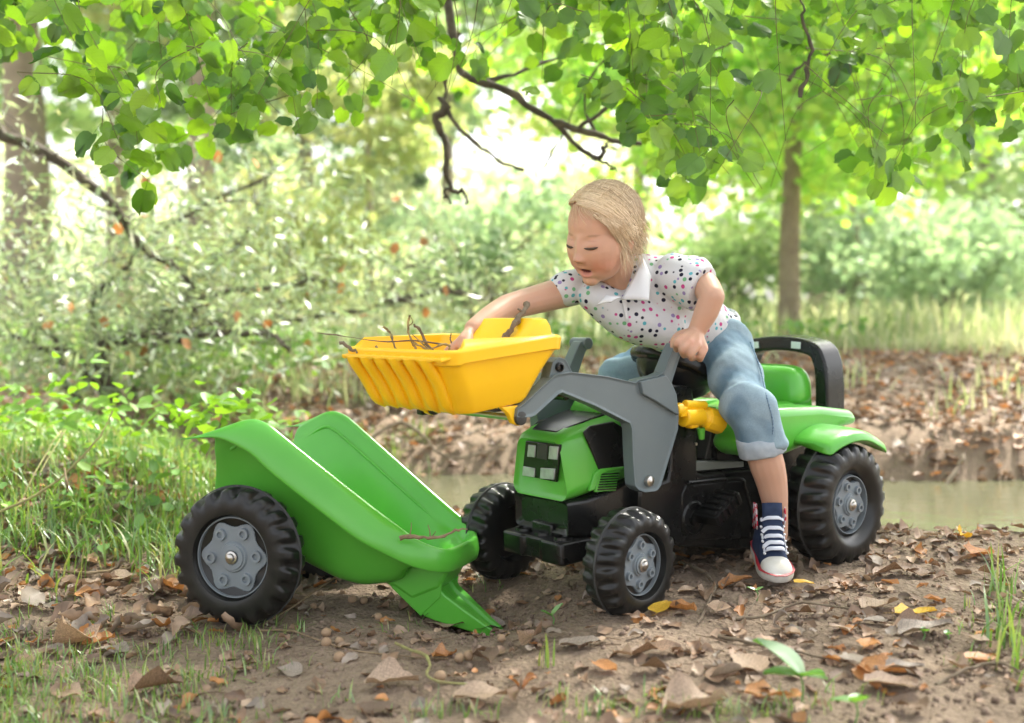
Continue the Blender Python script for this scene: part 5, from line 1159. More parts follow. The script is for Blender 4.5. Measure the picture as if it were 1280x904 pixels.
# ------------------------------------------------------------------ the child
SKIN = None
def attr_mat(name, attr, rough, sss=None, bump=None, spec=.4, extra=None):
    m = mat(name, (1, 1, 1), rough, spec, bump=bump, sss=sss); n = m.node_tree; b = n.nodes['Principled BSDF']
    a = n.nodes.new('ShaderNodeAttribute'); a.attribute_name = attr; n.links.new(a.outputs['Color'], b.inputs['Base Color']); return m
SKIN = attr_mat('skin', 'tint', .48, sss=(.22, (1, .35, .2), .006), bump=(240, .08, .0008), spec=.35)
def setcol(me, C, name='tint'):
    a = me.color_attributes.new(name, 'FLOAT_COLOR', 'POINT'); D = np.ones((len(me.vertices), 4), np.float32); D[:, :3] = C; a.data.foreach_set('color', D.ravel())
person_o = P(895, 436, 2.28); kid = empty('person', (person_o[0], person_o[1], float(terrain(person_o[0], person_o[1])))); KO = np.array(kid.location)
tag(kid, 'small blonde child in dotted white shirt and rolled jeans, leaning over the toy bucket', 'person')
def K(px, py, D): return P(px, py, D)-KO
# head frame
hc = K(751, 296, 2.07)
fwd = np.array([-.665, -.66, -.36]); fwd /= np.linalg.norm(fwd)
up = np.array([.06, -.10, 1.0]); up -= fwd*(up@fwd); up /= np.linalg.norm(up); rgt = np.cross(fwd, up)    # x=rgt, y=fwd, z=up
HR = np.stack([rgt, fwd, up], 1)
def H(x, y, z): return hc+HR@np.array([x, y, z])
body = MB()
def ell(mb, c, r, R_=None, n=16, m=10):
    V = []; F = []
    for i in range(m+1):
        t = math.pi*i/m
        for k in range(n):
            a = 2*math.pi*k/n; V.append(np.array([r[0]*math.sin(t)*math.cos(a), r[1]*math.sin(t)*math.sin(a), r[2]*math.cos(t)]))
    V = np.array(V); V = (V@R_.T if R_ is not None else V)+np.array(c)
    for i in range(m):
        for k in range(n): F.append([i*n+k, (i+1)*n+k, (i+1)*n+(k+1) % n, i*n+(k+1) % n])
    mb.add(V, F)
ell(body, H(0, -.016, .026), (.0665, .080, .072), HR, 28, 18)        # skull
ell(body, H(0, .016, -.012), (.0615, .059, .066), HR, 28, 18)        # face
ell(body, H(0, .020, -.043), (.050, .046, .041), HR, 24, 14)         # jaw
for s_ in (-1, 1): ell(body, H(s_*.027, .033, -.036), (.027, .024, .028), HR); ell(body, H(s_*.0605, -.012, -.012), (.007, .013, .019), HR)
ell(body, H(0, .046, -.072), (.019, .017, .014), HR)
sh_n = K(868, 350, 2.10); sh_f = K(718, 362, 2.17); neckb = K(782, 366, 2.16); hip_n = K(902, 432, 2.25); hip_f = K(868, 440, 2.34)
def tb(pts, rad, **k): body.tube(crs(pts, 14), np.interp(np.linspace(0, 1, 14), np.linspace(0, 1, len(rad)), rad), k.pop('n', 16), cap='round', **k)
tb([H(0, -.02, -.05), (H(0, -.03, -.08)+neckb)/2, neckb], [.040, .037, .042])
wd = sh_n-sh_f; wd /= np.linalg.norm(wd)
tb([K(796, 358, 2.16), K(822, 382, 2.19), K(868, 412, 2.24), K(895, 434, 2.28)], [.056, .070, .068, .060], ref=wd, asp=.80, n=20)
tb([sh_n+np.array([0, .01, -.008]), neckb, sh_f], [.027, .034, .028])
el_n, wr_n = K(890, 371, 2.03), K(870, 416, 2.045)
tb([sh_n, (sh_n+el_n)/2+np.array([.004, 0, .004]), el_n], [.030, .0285, .0250]); tb([el_n, el_n*.55+wr_n*.45+np.array([.002, 0, 0]), wr_n], [.0250, .0240, .0175])
el_f, wr_f = K(634, 384, 2.05), K(592, 411, 1.97)
tb([sh_f, (sh_f+el_f)/2, el_f], [.034, .030, .0255]); tb([el_f, (el_f+wr_f)/2, wr_f], [.0255, .0245, .0185])
kn_n, an_n = K(942, 522, 2.06), K(970, 640, 2.100)
tb([hip_n, (hip_n+kn_n)/2, kn_n], [.052, .040, .034]); tb([K(945, 538, 2.066), K(957, 575, 2.075), K(965, 605, 2.09), an_n, K(971, 668, 2.11)], [.027, .0360, .031, .0235, .022])
kn_f, an_f = K(778, 470, 2.42), K(815, 660, 2.50)
tb([hip_f, (hip_f+kn_f)/2, kn_f], [.058, .050, .042]); tb([kn_f, (kn_f+an_f)/2, an_f], [.042, .036, .024])
# hands: palm, four fingers with knuckle bends, thumb
def hand(wr, knuck, tips, mids, thumb, pw=.0105):
    for a in knuck: body.tube(crs([wr, (wr+a)/2, a], 6), [.0125, .0120, .0115, .0105, .0098, .0090], 10, cap='round')
    for a, m_, t in zip(knuck, mids, tips): body.tube(crs([a, m_, t], 9), np.linspace(.0088, .0070, 9), 10, cap='round')
    body.tube(crs(thumb, 8), np.linspace(.0110, .0076, 8), 10, cap='round')
kx = [(852, 423, 2.005), (861, 427, 1.998), (871, 431, 2.0), (880, 436, 2.008)]
hand(wr_n, [K(*v) for v in kx], [K(846, 437, 2.03), K(855, 444, 2.02), K(865, 448, 2.02), K(875, 449, 2.03)], [K(845, 429, 2.0), K(853, 437, 1.992), K(864, 443, 1.994), K(876, 445, 2.004)], [K(862, 417, 2.05), K(850, 419, 2.055), K(843, 426, 2.05), K(842, 434, 2.045)])
kf = [(578, 424, 1.93), (574, 428, 1.95), (572, 430, 1.97), (573, 431, 1.99)]
hand(wr_f, [K(*v) for v in kf], [K(566, 452, 1.93), K(560, 453, 1.95), K(560, 453, 1.975), K(566, 451, 1.99)], [K(564, 438, 1.925), K(559, 440, 1.945), K(559, 441, 1.97), K(563, 441, 1.99)], [K(585, 421, 1.94), K(582, 432, 1.92), K(577, 442, 1.915), K(570, 448, 1.92)])
bme = remesh_blob(body, .0024, 7, .5)
V = getco(bme); hl = (V-hc)@HR; x, y, z = hl.T
front = sst(.0, .03, y); nv = np.zeros_like(V)
def gs(x0, z0, sx, sz=None): sz = sz or sx; return np.exp(-((x-x0)**2/(2*sx*sx)+(z-z0)**2/(2*sz*sz)))
ex, ez = .0266, .0055
dy = -.0075*(gs(ex, ez+.003, .012, .008)+gs(-ex, ez+.003, .012, .008))+.0074*(gs(ex, ez+.0010, .0095, .0052)+gs(-ex, ez+.0010, .0095, .0052))
dy += .0010*(gs(ex, ez+.017, .014, .005)+gs(-ex, ez+.017, .014, .005))
dy -= .0035*(gs(.0145, ez+.006, .0055, .007)+gs(-.0145, ez+.006, .0055, .007))
dy += .0035*gs(0, -.002, .0055, .012)+.0108*gs(0, -.0205, .0058, .0058)+.0048*(gs(.0080, -.0232, .0034, .0038)+gs(-.0080, -.0232, .0034, .0038))
dy -= .0020*gs(0, -.0350, .0030, .0045)
dy += .0046*gs(0, -.0445, .0105, .0032)+.0058*gs(0, -.0595, .0100, .0038)-.0135*gs(0, -.0512, .0098, .0046)
dy += -.0012*gs(0, -.0665, .010, .003)+.0015*gs(0, -.078, .012, .009)
dy += .0015*(gs(.030, -.034, .014, .012)+gs(-.030, -.034, .014, .012))
ishead = (np.abs(x) < .09) & (np.abs(z) < .12) & (np.abs(y) < .13)
V = V+HR[:, 1][None]*(dy*front*ishead)[:, None]; setco(bme, V)
base = np.array([.56, .335, .235]); C = np.tile(base, (len(V), 1))
def mixc(w_, c):
    global C
    w_ = np.clip(w_*front*ishead, 0, 1)[:, None]; C = C*(1-w_)+np.array(c)*w_
mixc(.55*(gs(.034, -.040, .015, .013)+gs(-.034, -.040, .015, .013)), (.60, .22, .15))
mixc(.25*gs(0, -.022, .009, .007), (.58, .26, .18)); mixc(.22*(gs(ex, ez, .013, .006)+gs(-ex, ez, .013, .006)), (.46, .24, .18)); mixc(.8*(gs(.0048, -.0285, .0022, .0014)+gs(-.0048, -.0285, .0022, .0014)), (.14, .05, .03))  # cheek and lid tints; nostril shading painted as two dark spots
lw = sst(1.0, .6, (x/.0168)**2+((z+.0535)/.0115)**2); mixc(.75*lw, (.62, .25, .20))
mo = sst(1.0, .75, (x/.0128)**2+((z+.0508-.0014*(1-(x/.012)**2))/.0058)**2); mixc(mo, (.10, .018, .018))
mixc(.45*(sst(1, .1, ((x-ex)/.0125)**2+((z-ez-.0075+9*(x-ex)**2)/.0016)**2)+sst(1, .1, ((x+ex)/.0125)**2+((z-ez-.0075+9*(x+ex)**2)/.0016)**2)), (.36, .19, .13)); mixc(.7*(sst(1, .2, ((x-ex-.002)/.015)**2+((z-ez-.0165+1*(x-ex)**2)/.0030)**2)+sst(1, .2, ((x+ex+.002)/.015)**2+((z-ez-.0165+1*(x+ex)**2)/.0030)**2)), (.33, .19, .11)); mixc(.5*(sst(1, .2, ((x-ex)/.0125)**2+((z-ez+.0042)/.0022)**2)+sst(1, .2, ((x+ex)/.0125)**2+((z-ez+.0042)/.0022)**2)), (.20, .09, .06))  # lid crease shade painted into the skin colour, then brows and eye slits
# far hair line blends under the hair; hands and knees a little pinker
C += .015*fbm(V[:, 0]*1, V[:, 2]*1+V[:, 1], 55, 2, 3)[:, None]*np.array([1, .6, .5])
for kk in kx+kf:
    q = K(*kk); d = np.linalg.norm(V-q, axis=1); w_ = np.clip(.35*np.exp(-(d/.012)**2), 0, 1)[:, None]; C = C*(1-w_)+np.array([.58, .27, .19])*w_
setcol(bme, np.clip(C, 0, 1)); bme.materials.append(SKIN)
bo_ = link('body', bme, kid)
# eyes looking down: a dark sliver under each lid, lashes
LASH = mat('lash_brown', (.060, .032, .020), .6); EYE = mat('eye_dark', (.055, .038, .03), .15, .5)
for s_ in (-1, 1):
    pts = []
    for t in np.linspace(-1, 1, 11):
        xx = s_*ex+t*.0130; zz = ez-.0046-.0018*(1-t*t); yy = .0705-.55*abs(xx)**1.0*.35-9*(xx-s_*ex*.2)**2
        pts.append((xx, zz))
    hit = []
    for xx, zz in pts:
        w_ = (hl[:, 0]-xx)**2+(hl[:, 2]-zz)**2; m_ = (w_ < .0025**2) & (hl[:, 1] > 0)
        yy = ((getco(bme)[m_]-hc)@HR)[:, 1].max() if m_.any() else .06
        hit.append(H(xx, yy+.0003, zz))
    mb = MB(); mb.tube(crs(hit, 14), [.0006, .0013, .0018, .0021, .0023, .0024, .0024, .0024, .0023, .0022, .0020, .0016, .0011, .0006], 8); mb.build('eyelash', LASH, kid)
# ---- shirt
sh = MB()
def st_(pts, rad, mb=sh, n_=16, nn=20, **k): mb.tube(crs(pts, n_), np.interp(np.linspace(0, 1, n_), np.linspace(0, 1, len(rad)), rad), nn, cap='round', **k)
st_([K(797, 354, 2.155), K(818, 378, 2.18), K(850, 402, 2.22), K(886, 418, 2.255), K(903, 420, 2.27)], [.070, .089, .090, .080, .068], ref=wd, asp=.84, nn=28)
st_([K(868, 347, 2.10), K(790, 350, 2.165), K(722, 358, 2.17)], [.044, .048, .036])
sh.tube(crs([K(835, 346, 2.13), K(852, 350, 2.105), K(868, 356, 2.085), K(880, 361, 2.07)], 14), np.linspace(.049, .0475, 14), 24, cap='flat')
st_([K(735, 357, 2.165), K(714, 360, 2.145), K(705, 362, 2.135)], [.037, .037, .036])
st_([K(745, 372, 2.12), K(790, 398, 2.13), K(840, 412, 2.16)], [.036, .050, .048])
sme = remesh_blob(sh, .0030, 10, .5)
V = getco(sme); Nn_ = getno(sme)
# cut the solid ends open: flatten neck; folds of cloth
ax = K(903, 420, 2.27)-K(797, 354, 2.155); ax /= np.linalg.norm(ax); o0 = K(797, 354, 2.155)
t_ = (V-o0)@ax; u_ = (V-o0)@wd; nn3 = np.cross(ax, wd); v_ = (V-o0)@nn3
fold = .0035*np.sin(62*(t_*.9+u_*.55)+3*fbm(u_, t_, 12, 2, 1))*sst(.02, .10, t_)+.0038*np.sin(80*(t_-u_*.25)+2.5*fbm(t_, u_, 12, 2, 4))*sst(.06, .16, t_)+.0018*fbm(V[:, 0]+V[:, 1], V[:, 2], 50, 3, 6)
V = V+Nn_*fold[:, None]
hem = .235+.006*np.sin(u_*60); over = t_ > hem
V[over] -= ax[None]*((t_-hem)[over]*.93)[:, None]
setco(sme, V)
# dotted print: pattern coordinates follow the cloth
pu = u_; pv = t_
ang_ = np.arctan2(v_, u_)*.085
D3 = np.stack([u_, t_, v_*0], 1)
sidew = np.abs(Nn_@wd); D3[:, 0] = np.where(sidew > .75, v_+.3, u_)
a = sme.attributes.new('cloth', 'FLOAT_VECTOR', 'POINT'); a.data.foreach_set('vector', D3.astype(np.float32).ravel())
SM = bpy.data.materials.new('dotted_cotton'); SM.use_nodes = True; n = SM.node_tree; b = n.nodes['Principled BSDF']; b.inputs['Roughness'].default_value = .85; b.inputs['Specular IOR Level'].default_value = .2
at = n.nodes.new('ShaderNodeAttribute'); at.attribute_name = 'cloth'
vo = n.nodes.new('ShaderNodeTexVoronoi'); vo.voronoi_dimensions = '3D'; vo.inputs['Scale'].default_value = 70; vo.inputs['Randomness'].default_value = .55; tcc = n.nodes.new('ShaderNodeTexCoord'); n.links.new(tcc.outputs['Object'], vo.inputs['Vector'])
rm = n.nodes.new('ShaderNodeMapRange'); rm.inputs[1].default_value = .28; rm.inputs[2].default_value = .34; rm.inputs[3].default_value = 1; rm.inputs[4].default_value = 0; n.links.new(vo.outputs['Distance'], rm.inputs[0])
sp_ = n.nodes.new('ShaderNodeSeparateColor'); n.links.new(vo.outputs['Color'], sp_.inputs[0])
cr = n.nodes.new('ShaderNodeValToRGB'); cr.color_ramp.interpolation = 'CONSTANT'; e = cr.color_ramp.elements
e[0].position = 0; e[0].color = (.016, .016, .035, 1); e[1].position = .34; e[1].color = (.48, .06, .22, 1)
for p_, c_ in ((.56, (.10, .38, .44)), (.76, (.16, .40, .20)), (.88, (.28, .22, .42))): q = e.new(p_); q.color = (*c_, 1)
n.links.new(sp_.outputs[0], cr.inputs[0]); mx = n.nodes.new('ShaderNodeMix'); mx.data_type = 'RGBA'; mx.inputs[6].default_value = (.60, .61, .63, 1)
n.links.new(rm.outputs[0], mx.inputs[0]); n.links.new(cr.outputs[0], mx.inputs[7]); n.links.new(mx.outputs[2], b.inputs['Base Color'])
tn = n.nodes.new('ShaderNodeTexNoise'); tn.inputs['Scale'].default_value = 900; bp = n.nodes.new('ShaderNodeBump'); bp.inputs['Strength'].default_value = .15; bp.inputs['Distance'].default_value = .0005; n.links.new(tn.outputs[0], bp.inputs['Height']); n.links.new(bp.outputs[0], b.inputs['Normal'])
sme.materials.append(SM); shirt = link('shirt', sme, kid)
# collar: two white flaps and an open neck
COL = mat('white_cotton', (.66, .67, .69), .85, .2, bump=(400, .2, .0008))
def on_cloth(px, py, me, lift=.002, rad=5.0):
    """nearest cloth point seen at a picture position"""
    W_ = getco(me)+KO; u, v, D = wpx(W_); m_ = (u-px)**2+(v-py)**2 < rad*rad
    if not m_.any(): return None
    d = D[m_].min(); return K(px, py, d-lift)
def patch(pts, me, m_, name, th=.0022, lift=.003, n=9, bend=None, parent=kid):
    """cloth piece laid over another: 4 corner picture positions"""
    A, B, C_, D_ = [np.array(p, float) for p in pts]; V = []; last = 2.1
    for i in range(n):
        for j in range(n):
            s, t = i/(n-1), j/(n-1); q = (A*(1-s)+B*s)*(1-t)+(D_*(1-s)+C_*s)*t; r = None
            for rad in (3, 6, 10, 16):
                r = on_cloth(q[0], q[1], me, lift, rad)
                if r is not None: break
            V.append(r if r is not None else K(q[0], q[1], 2.1))
    V = np.array(V).reshape(n, n, 3)
    for _ in range(3):
        W_ = V.copy(); W_[1:-1, 1:-1] = (V[:-2, 1:-1]+V[2:, 1:-1]+V[1:-1, :-2]+V[1:-1, 2:])/4; V = W_
    F = [[i*n+j, (i+1)*n+j, (i+1)*n+j+1, i*n+j+1] for i in range(n-1) for j in range(n-1)]
    return MB().add(V.reshape(-1, 3), F).build(name, m_, parent, solid=th, sharp=60)
def quadp(P4, m_, name, th=.0025, n=8, bulge=.006, parent=kid, curve=None):
    A, B, C_, D_ = [K(*p) for p in P4]; nrm_ = np.cross(B-A, D_-A); nrm_ /= np.linalg.norm(nrm_); nrm_ *= -np.sign(nrm_[1]) if nrm_[1] > 0 else 1
    V = [(A*(1-s)+B*s)*(1-t)+(D_*(1-s)+C_*s)*t+nrm_*bulge*math.sin(math.pi*s)*math.sin(math.pi*min(1, t*1.0)) for s in np.linspace(0, 1, n) for t in np.linspace(0, 1, n)]
    F = [[i*n+j, (i+1)*n+j, (i+1)*n+j+1, i*n+j+1] for i in range(n-1) for j in range(n-1)]
    return MB().add(V, F).build(name, m_, parent, solid=th, sharp=60, bevel=None)
# ---- jeans
DEN = bpy.data.materials.new('washed_denim'); DEN.use_nodes = True; n = DEN.node_tree; b = n.nodes['Principled BSDF']; b.inputs['Roughness'].default_value = .85; b.inputs['Specular IOR Level'].default_value = .15
tc = n.nodes.new('ShaderNodeTexCoord'); t1 = n.nodes.new('ShaderNodeTexNoise'); t1.inputs['Scale'].default_value = 16; t1.inputs['Detail'].default_value = 5; t2 = n.nodes.new('ShaderNodeTexNoise'); t2.inputs['Scale'].default_value = 420; t2.inputs['Detail'].default_value = 3
for t in (t1, t2): n.links.new(tc.outputs['Object'], t.inputs['Vector'])
at = n.nodes.new('ShaderNodeAttribute'); at.attribute_name = 'wear'
ad = n.nodes.new('ShaderNodeMath'); ad.operation = 'MULTIPLY_ADD'; ad.inputs[1].default_value = .55; n.links.new(t1.outputs[0], ad.inputs[0]); n.links.new(at.outputs['Fac'], ad.inputs[2])
cr = n.nodes.new('ShaderNodeValToRGB'); e = cr.color_ramp.elements; e[0].position = .15; e[0].color = (.055, .115, .19, 1); e[1].position = .85; e[1].color = (.33, .45, .53, 1); q = e.new(.5); q.color = (.15, .26, .36, 1)
n.links.new(ad.outputs[0], cr.inputs[0]); vm = n.nodes.new('ShaderNodeMix'); vm.data_type = 'RGBA'; vm.blend_type = 'MULTIPLY'; vm.inputs[0].default_value = .35; n.links.new(cr.outputs[0], vm.inputs[6]); n.links.new(t2.outputs[0], vm.inputs[7]); n.links.new(vm.outputs[2], b.inputs['Base Color'])
bp = n.nodes.new('ShaderNodeBump'); bp.inputs['Strength'].default_value = .3; bp.inputs['Distance'].default_value = .0008; n.links.new(t2.outputs[0], bp.inputs['Height']); n.links.new(bp.outputs[0], b.inputs['Normal'])
jn = MB()
st_([K(898, 418, 2.26), K(893, 432, 2.28), K(875, 446, 2.31)], [.056, .068, .070], mb=jn)
st_([K(900, 428, 2.24), K(911, 452, 2.19), K(925, 485, 2.12), K(938, 512, 2.075)], [.064, .058, .051, .051], mb=jn)
jn.tube(crs([K(930, 496, 2.095), K(938, 512, 2.075), K(946, 532, 2.067), K(952, 560, 2.068)], 12), np.linspace(.050, .0460, 12), 24, cap='flat')
st_([hip_f, (hip_f+kn_f)/2, kn_f], [.066, .060, .050], mb=jn); st_([kn_f, kn_f*.65+an_f*.35], [.056, .05], mb=jn)
jme = remesh_blob(jn, .0030, 8, .5); V = getco(jme); N_ = getno(jme)
W_ = V+KO; u, v, D = wpx(W_)
la = kn_n-hip_n; la /= np.linalg.norm(la); tt = (V-hip_n)@la; sx = np.cross(la, [0, 0, 1.]); sx /= np.linalg.norm(sx); uu = (V-hip_n)@sx
fold = .0042*np.sin(52*(tt+.5*uu)+3*fbm(uu, tt, 10, 2, 2))*(.75+sst(.0, -.04, tt-.05)+1.1*sst(.17, .24, tt))+.0025*np.sin(80*(tt-uu*.6)+2*fbm(tt, uu, 13, 2, 4))*(.3+1.3*sst(.15, .22, tt))+.0024*fbm(V[:, 0]+V[:, 1], V[:, 2], 45, 3, 6)
setco(jme, V+N_*fold[:, None]); wear = np.clip(.15+.38*sst(-.003, .004, fold)+.18*np.exp(-(uu/.03)**2)+.12*sst(.0, .15, tt), 0, 1)
a = jme.attributes.new('wear', 'FLOAT', 'POINT'); a.data.foreach_set('value', wear.astype(np.float32)); jme.materials.append(DEN); jeans = link('jeans', jme, kid)
SEAM = mat('denim_seam', (.26, .36, .44), .85, .15, noise=(300, (.08, .14, .22), 1))
def cloth_line(pts, me, m_, name, r_, parent, n=22):
    q = crs(np.array(pts, float), n); out = []
    for u0, v0 in q:
        for rad in (3, 6, 10):
            p = on_cloth(u0, v0, me, .0006, rad)
            if p is not None: out.append(p); break
    out = np.array(out)
    for _ in range(2): out[1:-1] = (out[:-2]+out[2:]+2*out[1:-1])/4
    mb = MB(); mb.tube(out, r_, 6); return mb.build(name, m_, parent)
cloth_line([(938, 428), (950, 460), (958, 495), (966, 525), (966, 543)], jme, SEAM, 'side_seam', .0016, jeans)
CUF = mat('denim_inside', (.40, .45, .49), .85, .15, noise=(60, (.33, .38, .43), 1), bump=(420, .35, .0008))
mb = MB(); c0, c1 = K(949, 543, 2.067), K(954, 568, 2.072); dd = (c1-c0); 
mb.tube([c0+dd*.02, c0+dd*.0, c0+dd*.5, c1-dd*.04, c1, c1-dd*.02, c0+dd*.3], [.046, .0490, .0485, .0470, .0445, .042, .042], 40, ref=(1, 0, 0), asp=1.0)
mb.v = [tuple(np.array(q)+.0010*rng.normal(size=3)) for q in mb.v]; mb.build('cuff', CUF, jeans, sharp=60, sub=1)
# waistband and the small black woven tag on the shirt hem
tagm = mat('black_tag', (.015, .015, .018), .7)
q4 = [(913, 411), (925, 416), (922, 424), (910, 418)]
patch(q4, sme, tagm, 'hem_tag', .0012, .0035, 4, parent=shirt); patch([(916, 415), (921, 417), (919.5, 420), (914.5, 418)], sme, COL, 'tag_print', .0008, .0055, 3, parent=shirt)
# collar pieces: near flap, far flap, placket, skin V
cl = quadp([(804, 322, 2.085), (777, 374, 2.055), (811, 375, 2.04), (814, 345, 2.08)], COL, 'collar_flap', .003, 9, .008, shirt)
cl2 = quadp([(757, 369, 2.05), (776, 371, 2.045), (764, 377, 2.035), (746, 381, 2.045)], COL, 'collar_flap', .003, 7, .005, shirt)
sk2 = mat('skin_neck', tuple(base), .5, .35, sss=(.2, (1, .35, .2), .006))
patch([(777, 371), (783, 371), (785, 402), (783, 402)], sme, COL, 'placket', .0016, .004, 7, parent=shirt)
# sleeve hems
# ---- hair: scalp shell and strands
HAIR = bpy.data.materials.new('blonde_hair'); HAIR.use_nodes = True; n = HAIR.node_tree; b = n.nodes['Principled BSDF']; b.inputs['Roughness'].default_value = .42; b.inputs['Specular IOR Level'].default_value = .4
g = n.nodes.new('ShaderNodeNewGeometry'); cr = n.nodes.new('ShaderNodeValToRGB'); e = cr.color_ramp.elements; e[0].position = 0; e[0].color = (.46, .335, .20, 1); e[1].position = 1; e[1].color = (.78, .64, .44, 1); q = e.new(.5); q.color = (.62, .48, .31, 1)
n.links.new(g.outputs['Random Per Island'], cr.inputs[0]); n.links.new(cr.outputs[0], b.inputs['Base Color'])
SC = mat('hair_base', (.50, .37, .23), .6, .3, noise=(90, (.30, .21, .12), 1), bump=(160, .5, .002))
# scalp: skull ellipsoid grown a little, kept behind the hair line
hm_ = MB(); ell(hm_, (0, -.018, .029), (.0715, .0835, .0745), None, 48, 40); Vh = np.array(hm_.v)
def hairline(x, y, z): # >0 hair
    return (z-.080)+1.0*np.maximum(0, .036-y)+np.where(x > 0, -.35, .25)*np.maximum(0, np.abs(x)-.030)
val = hairline(Vh[:, 0], Vh[:, 1], Vh[:, 2])
Fh = [f for f in hm_.f if all(val[i] > 0 for i in f) and not any(Vh[i][0] > -.004 and Vh[i][1] > .012 and Vh[i][2] < .098 for i in f) and not all(Vh[i][2] < -.062 for i in f)]
Vw = (Vh*1.0)@HR.T+hc; used = sorted({i for f in Fh for i in f}); mp_ = {a: b for b, a in enumerate(used)}
MB().add(Vw[used], [[mp_[i] for i in f] for f in Fh]).build('hair_base', SC, kid, sharp=80, solid=.003)
# strands: from the front hair line back to the gathering point, then a tail
hb = MB(); hb2 = MB()
def sk(x, y, z, k=1.0):           # push a head-space point onto the hair surface
    c = np.array([0, -.018, .029]); d = np.array([x, y, z])-c; r = math.sqrt((d[0]/.0725)**2+(d[1]/.0845)**2+(d[2]/.0755)**2); return c+d/r*k
tie = np.array([-.012, -.088, .0])
def lock(p0, p1, p2, p3, k, r0=.0011, n_=11, free=0, mb_=None):
    q = crs([p0, p1, p2, p3], n_); q = np.array([sk(*p, k) if j < n_-free else p for j, p in enumerate(q)])
    (mb_ or hb).tube(q@HR.T+hc, np.concatenate([[r0*.5], np.full(n_-3, r0), [r0*.7, r0*.25]]), 4)
for i in range(2500):                                 # from the parting down and back
    s_ = -1 if rng.uniform() < .70 else 1; t = rng.uniform(0 if s_ < 0 else .12, 1); y0 = .060-.125*t; tgt = hb if (t < .42+.15*rng.normal() or s_ > 0) else hb2; cl_ = math.sin(i//7*2.4)*.0065
    p0 = np.array([.010+rng.normal()*.002, y0, .09])
    kk_ = 1.0+.05*(.5+.5*math.sin(i//7*5.1))*rng.uniform(.6, 1)
    if rng.uniform() < .87 or s_ > 0:                            # swept past the ear to the tie
        p1 = np.array([s_*.046+cl_*.5, y0-.010-.012*t, .070]); p2 = np.array([s_*.068, min(y0*.5-.034, -.008)+cl_, .020+cl_+.006*rng.normal()]); p3 = tie+np.array([s_*.004, .012, 0])+rng.normal(size=3)*.007
        if s_ > 0: p2[1] -= .034; p1[1] -= .014; p2[2] += .016
        if t < .35: p2[2] -= .006*(1-t/.35); p2[1] += .003
    else:                                              # falling over the temple and the ear
        p1 = np.array([s_*.044+cl_, y0-.003, .072]); p2 = np.array([s_*.067, min(.008, y0*.6-.020)+cl_, .016]); p3 = np.array([s_*.066, min(-.006, y0*.5-.034)+cl_, -.006-.026*rng.uniform()])
        if s_ > 0: p2[1] -= .030; p3[1] -= .03
    lock(p0, p1, p2, p3, kk_, rng.uniform(.0006, .0010), mb_=tgt)
for i in range(210):                                  # loose wisps over temple, ear and down the cheek to the collar
    s_ = -1
    x0 = s_*rng.uniform(.030, .060); s0 = sk(x0, rng.uniform(.0, .055), .078-.5*abs(x0), 1.03); g_i = math.sin(i//7*1.9)
    e0 = np.array([s_*rng.uniform(.058, .072), -.010+.028*g_i+rng.normal()*.004, rng.uniform(-.075, -.012)])
    m1 = sk(s_*.060, (s0[1]+e0[1])/2+.008, .030, 1.04+rng.uniform(0, .04)); m2 = sk(s_*.068, e0[1]*.8+.004*g_i, -.018, 1.03+rng.uniform(0, .06))
    q = crs([s0, m1, m2+rng.normal(size=3)*.002, e0+rng.normal(size=3)*.004], 11); hb.tube(q@HR.T+hc, np.linspace(.0008, .0002, 11), 3)
for i in range(34):                                   # fine hairs over the forehead, softening the hair line
    a = rng.uniform(-.055, .04); s0 = sk(a*.5+.008, .05, .085, 1.02); zl = rng.uniform(.042, .066); e0 = sk(a-.012, .062, zl, 1.015); q = crs([s0, (s0+e0)/2+rng.normal(size=3)*.002+[0, .006, .003], e0], 8); q = np.array([sk(*p, 1.015) for p in q]); hb.tube(q@HR.T+hc, np.linspace(.0006, .0002, 8), 3)
for i in range(240):                                  # back of the head and nape, ponytail behind
    a = rng.uniform(-1.2, 1.2); s0 = sk(.06*math.sin(a), -.05-.03*math.cos(a), rng.uniform(-.05, .05), 1.02)
    q = crs([tie+rng.normal(size=3)*.008, tie+np.array([.01, -.018, -.01])+rng.normal(size=3)*.006, tie+np.array([.018, -.020, -.05])+rng.normal(size=3)*.010, tie+np.array([.016, -.008, -.095])+rng.normal(size=3)*.014], 9)
    if i % 2: q = crs([s0, (s0+tie)/2*1.03, tie], 7)
    hb.tube(q@HR.T+hc, np.linspace(.0013, .0005, len(q)), 4)
for i in range(150):                                  # loose light ends behind the ear and nape
    s0 = sk(-rng.uniform(.03, .068), -rng.uniform(.02, .085), rng.uniform(-.03, .03), 1.03); d = np.array([rng.normal()*.010-.004, -rng.uniform(0, .02), -rng.uniform(.02, .045)])
    q = crs([s0, s0+d*.5+rng.normal(size=3)*.003, s0+d], 7); hb.tube(q@HR.T+hc, np.linspace(.0006, .00015, 7), 3)
for i in range(260):                                  # stray hairs standing off the outline
    a = rng.uniform(0, 6.28); e_ = rng.uniform(.1, 1.35); s0 = sk(.07*math.cos(a)*math.cos(e_), .08*math.sin(a)*math.cos(e_)-.018, .029+.08*math.sin(e_), 1.03)
    if s0[1] > .03 and s0[2] < .08: continue
    nrm0 = (s0-np.array([0, -.018, .029])); nrm0 /= np.linalg.norm(nrm0); tg = np.cross(nrm0, [1, .2, 0]); tg /= np.linalg.norm(tg)+1e-9
    L = rng.uniform(.008, .024); q = crs([s0, s0+tg*L*.5*rng.choice([-1, 1])+nrm0*L*.12, s0+tg*L*rng.choice([-1, 1])*.8+nrm0*L*rng.uniform(.15, .5)], 6); hb.tube(q@HR.T+hc, np.linspace(.0004, .00012, 6), 3)
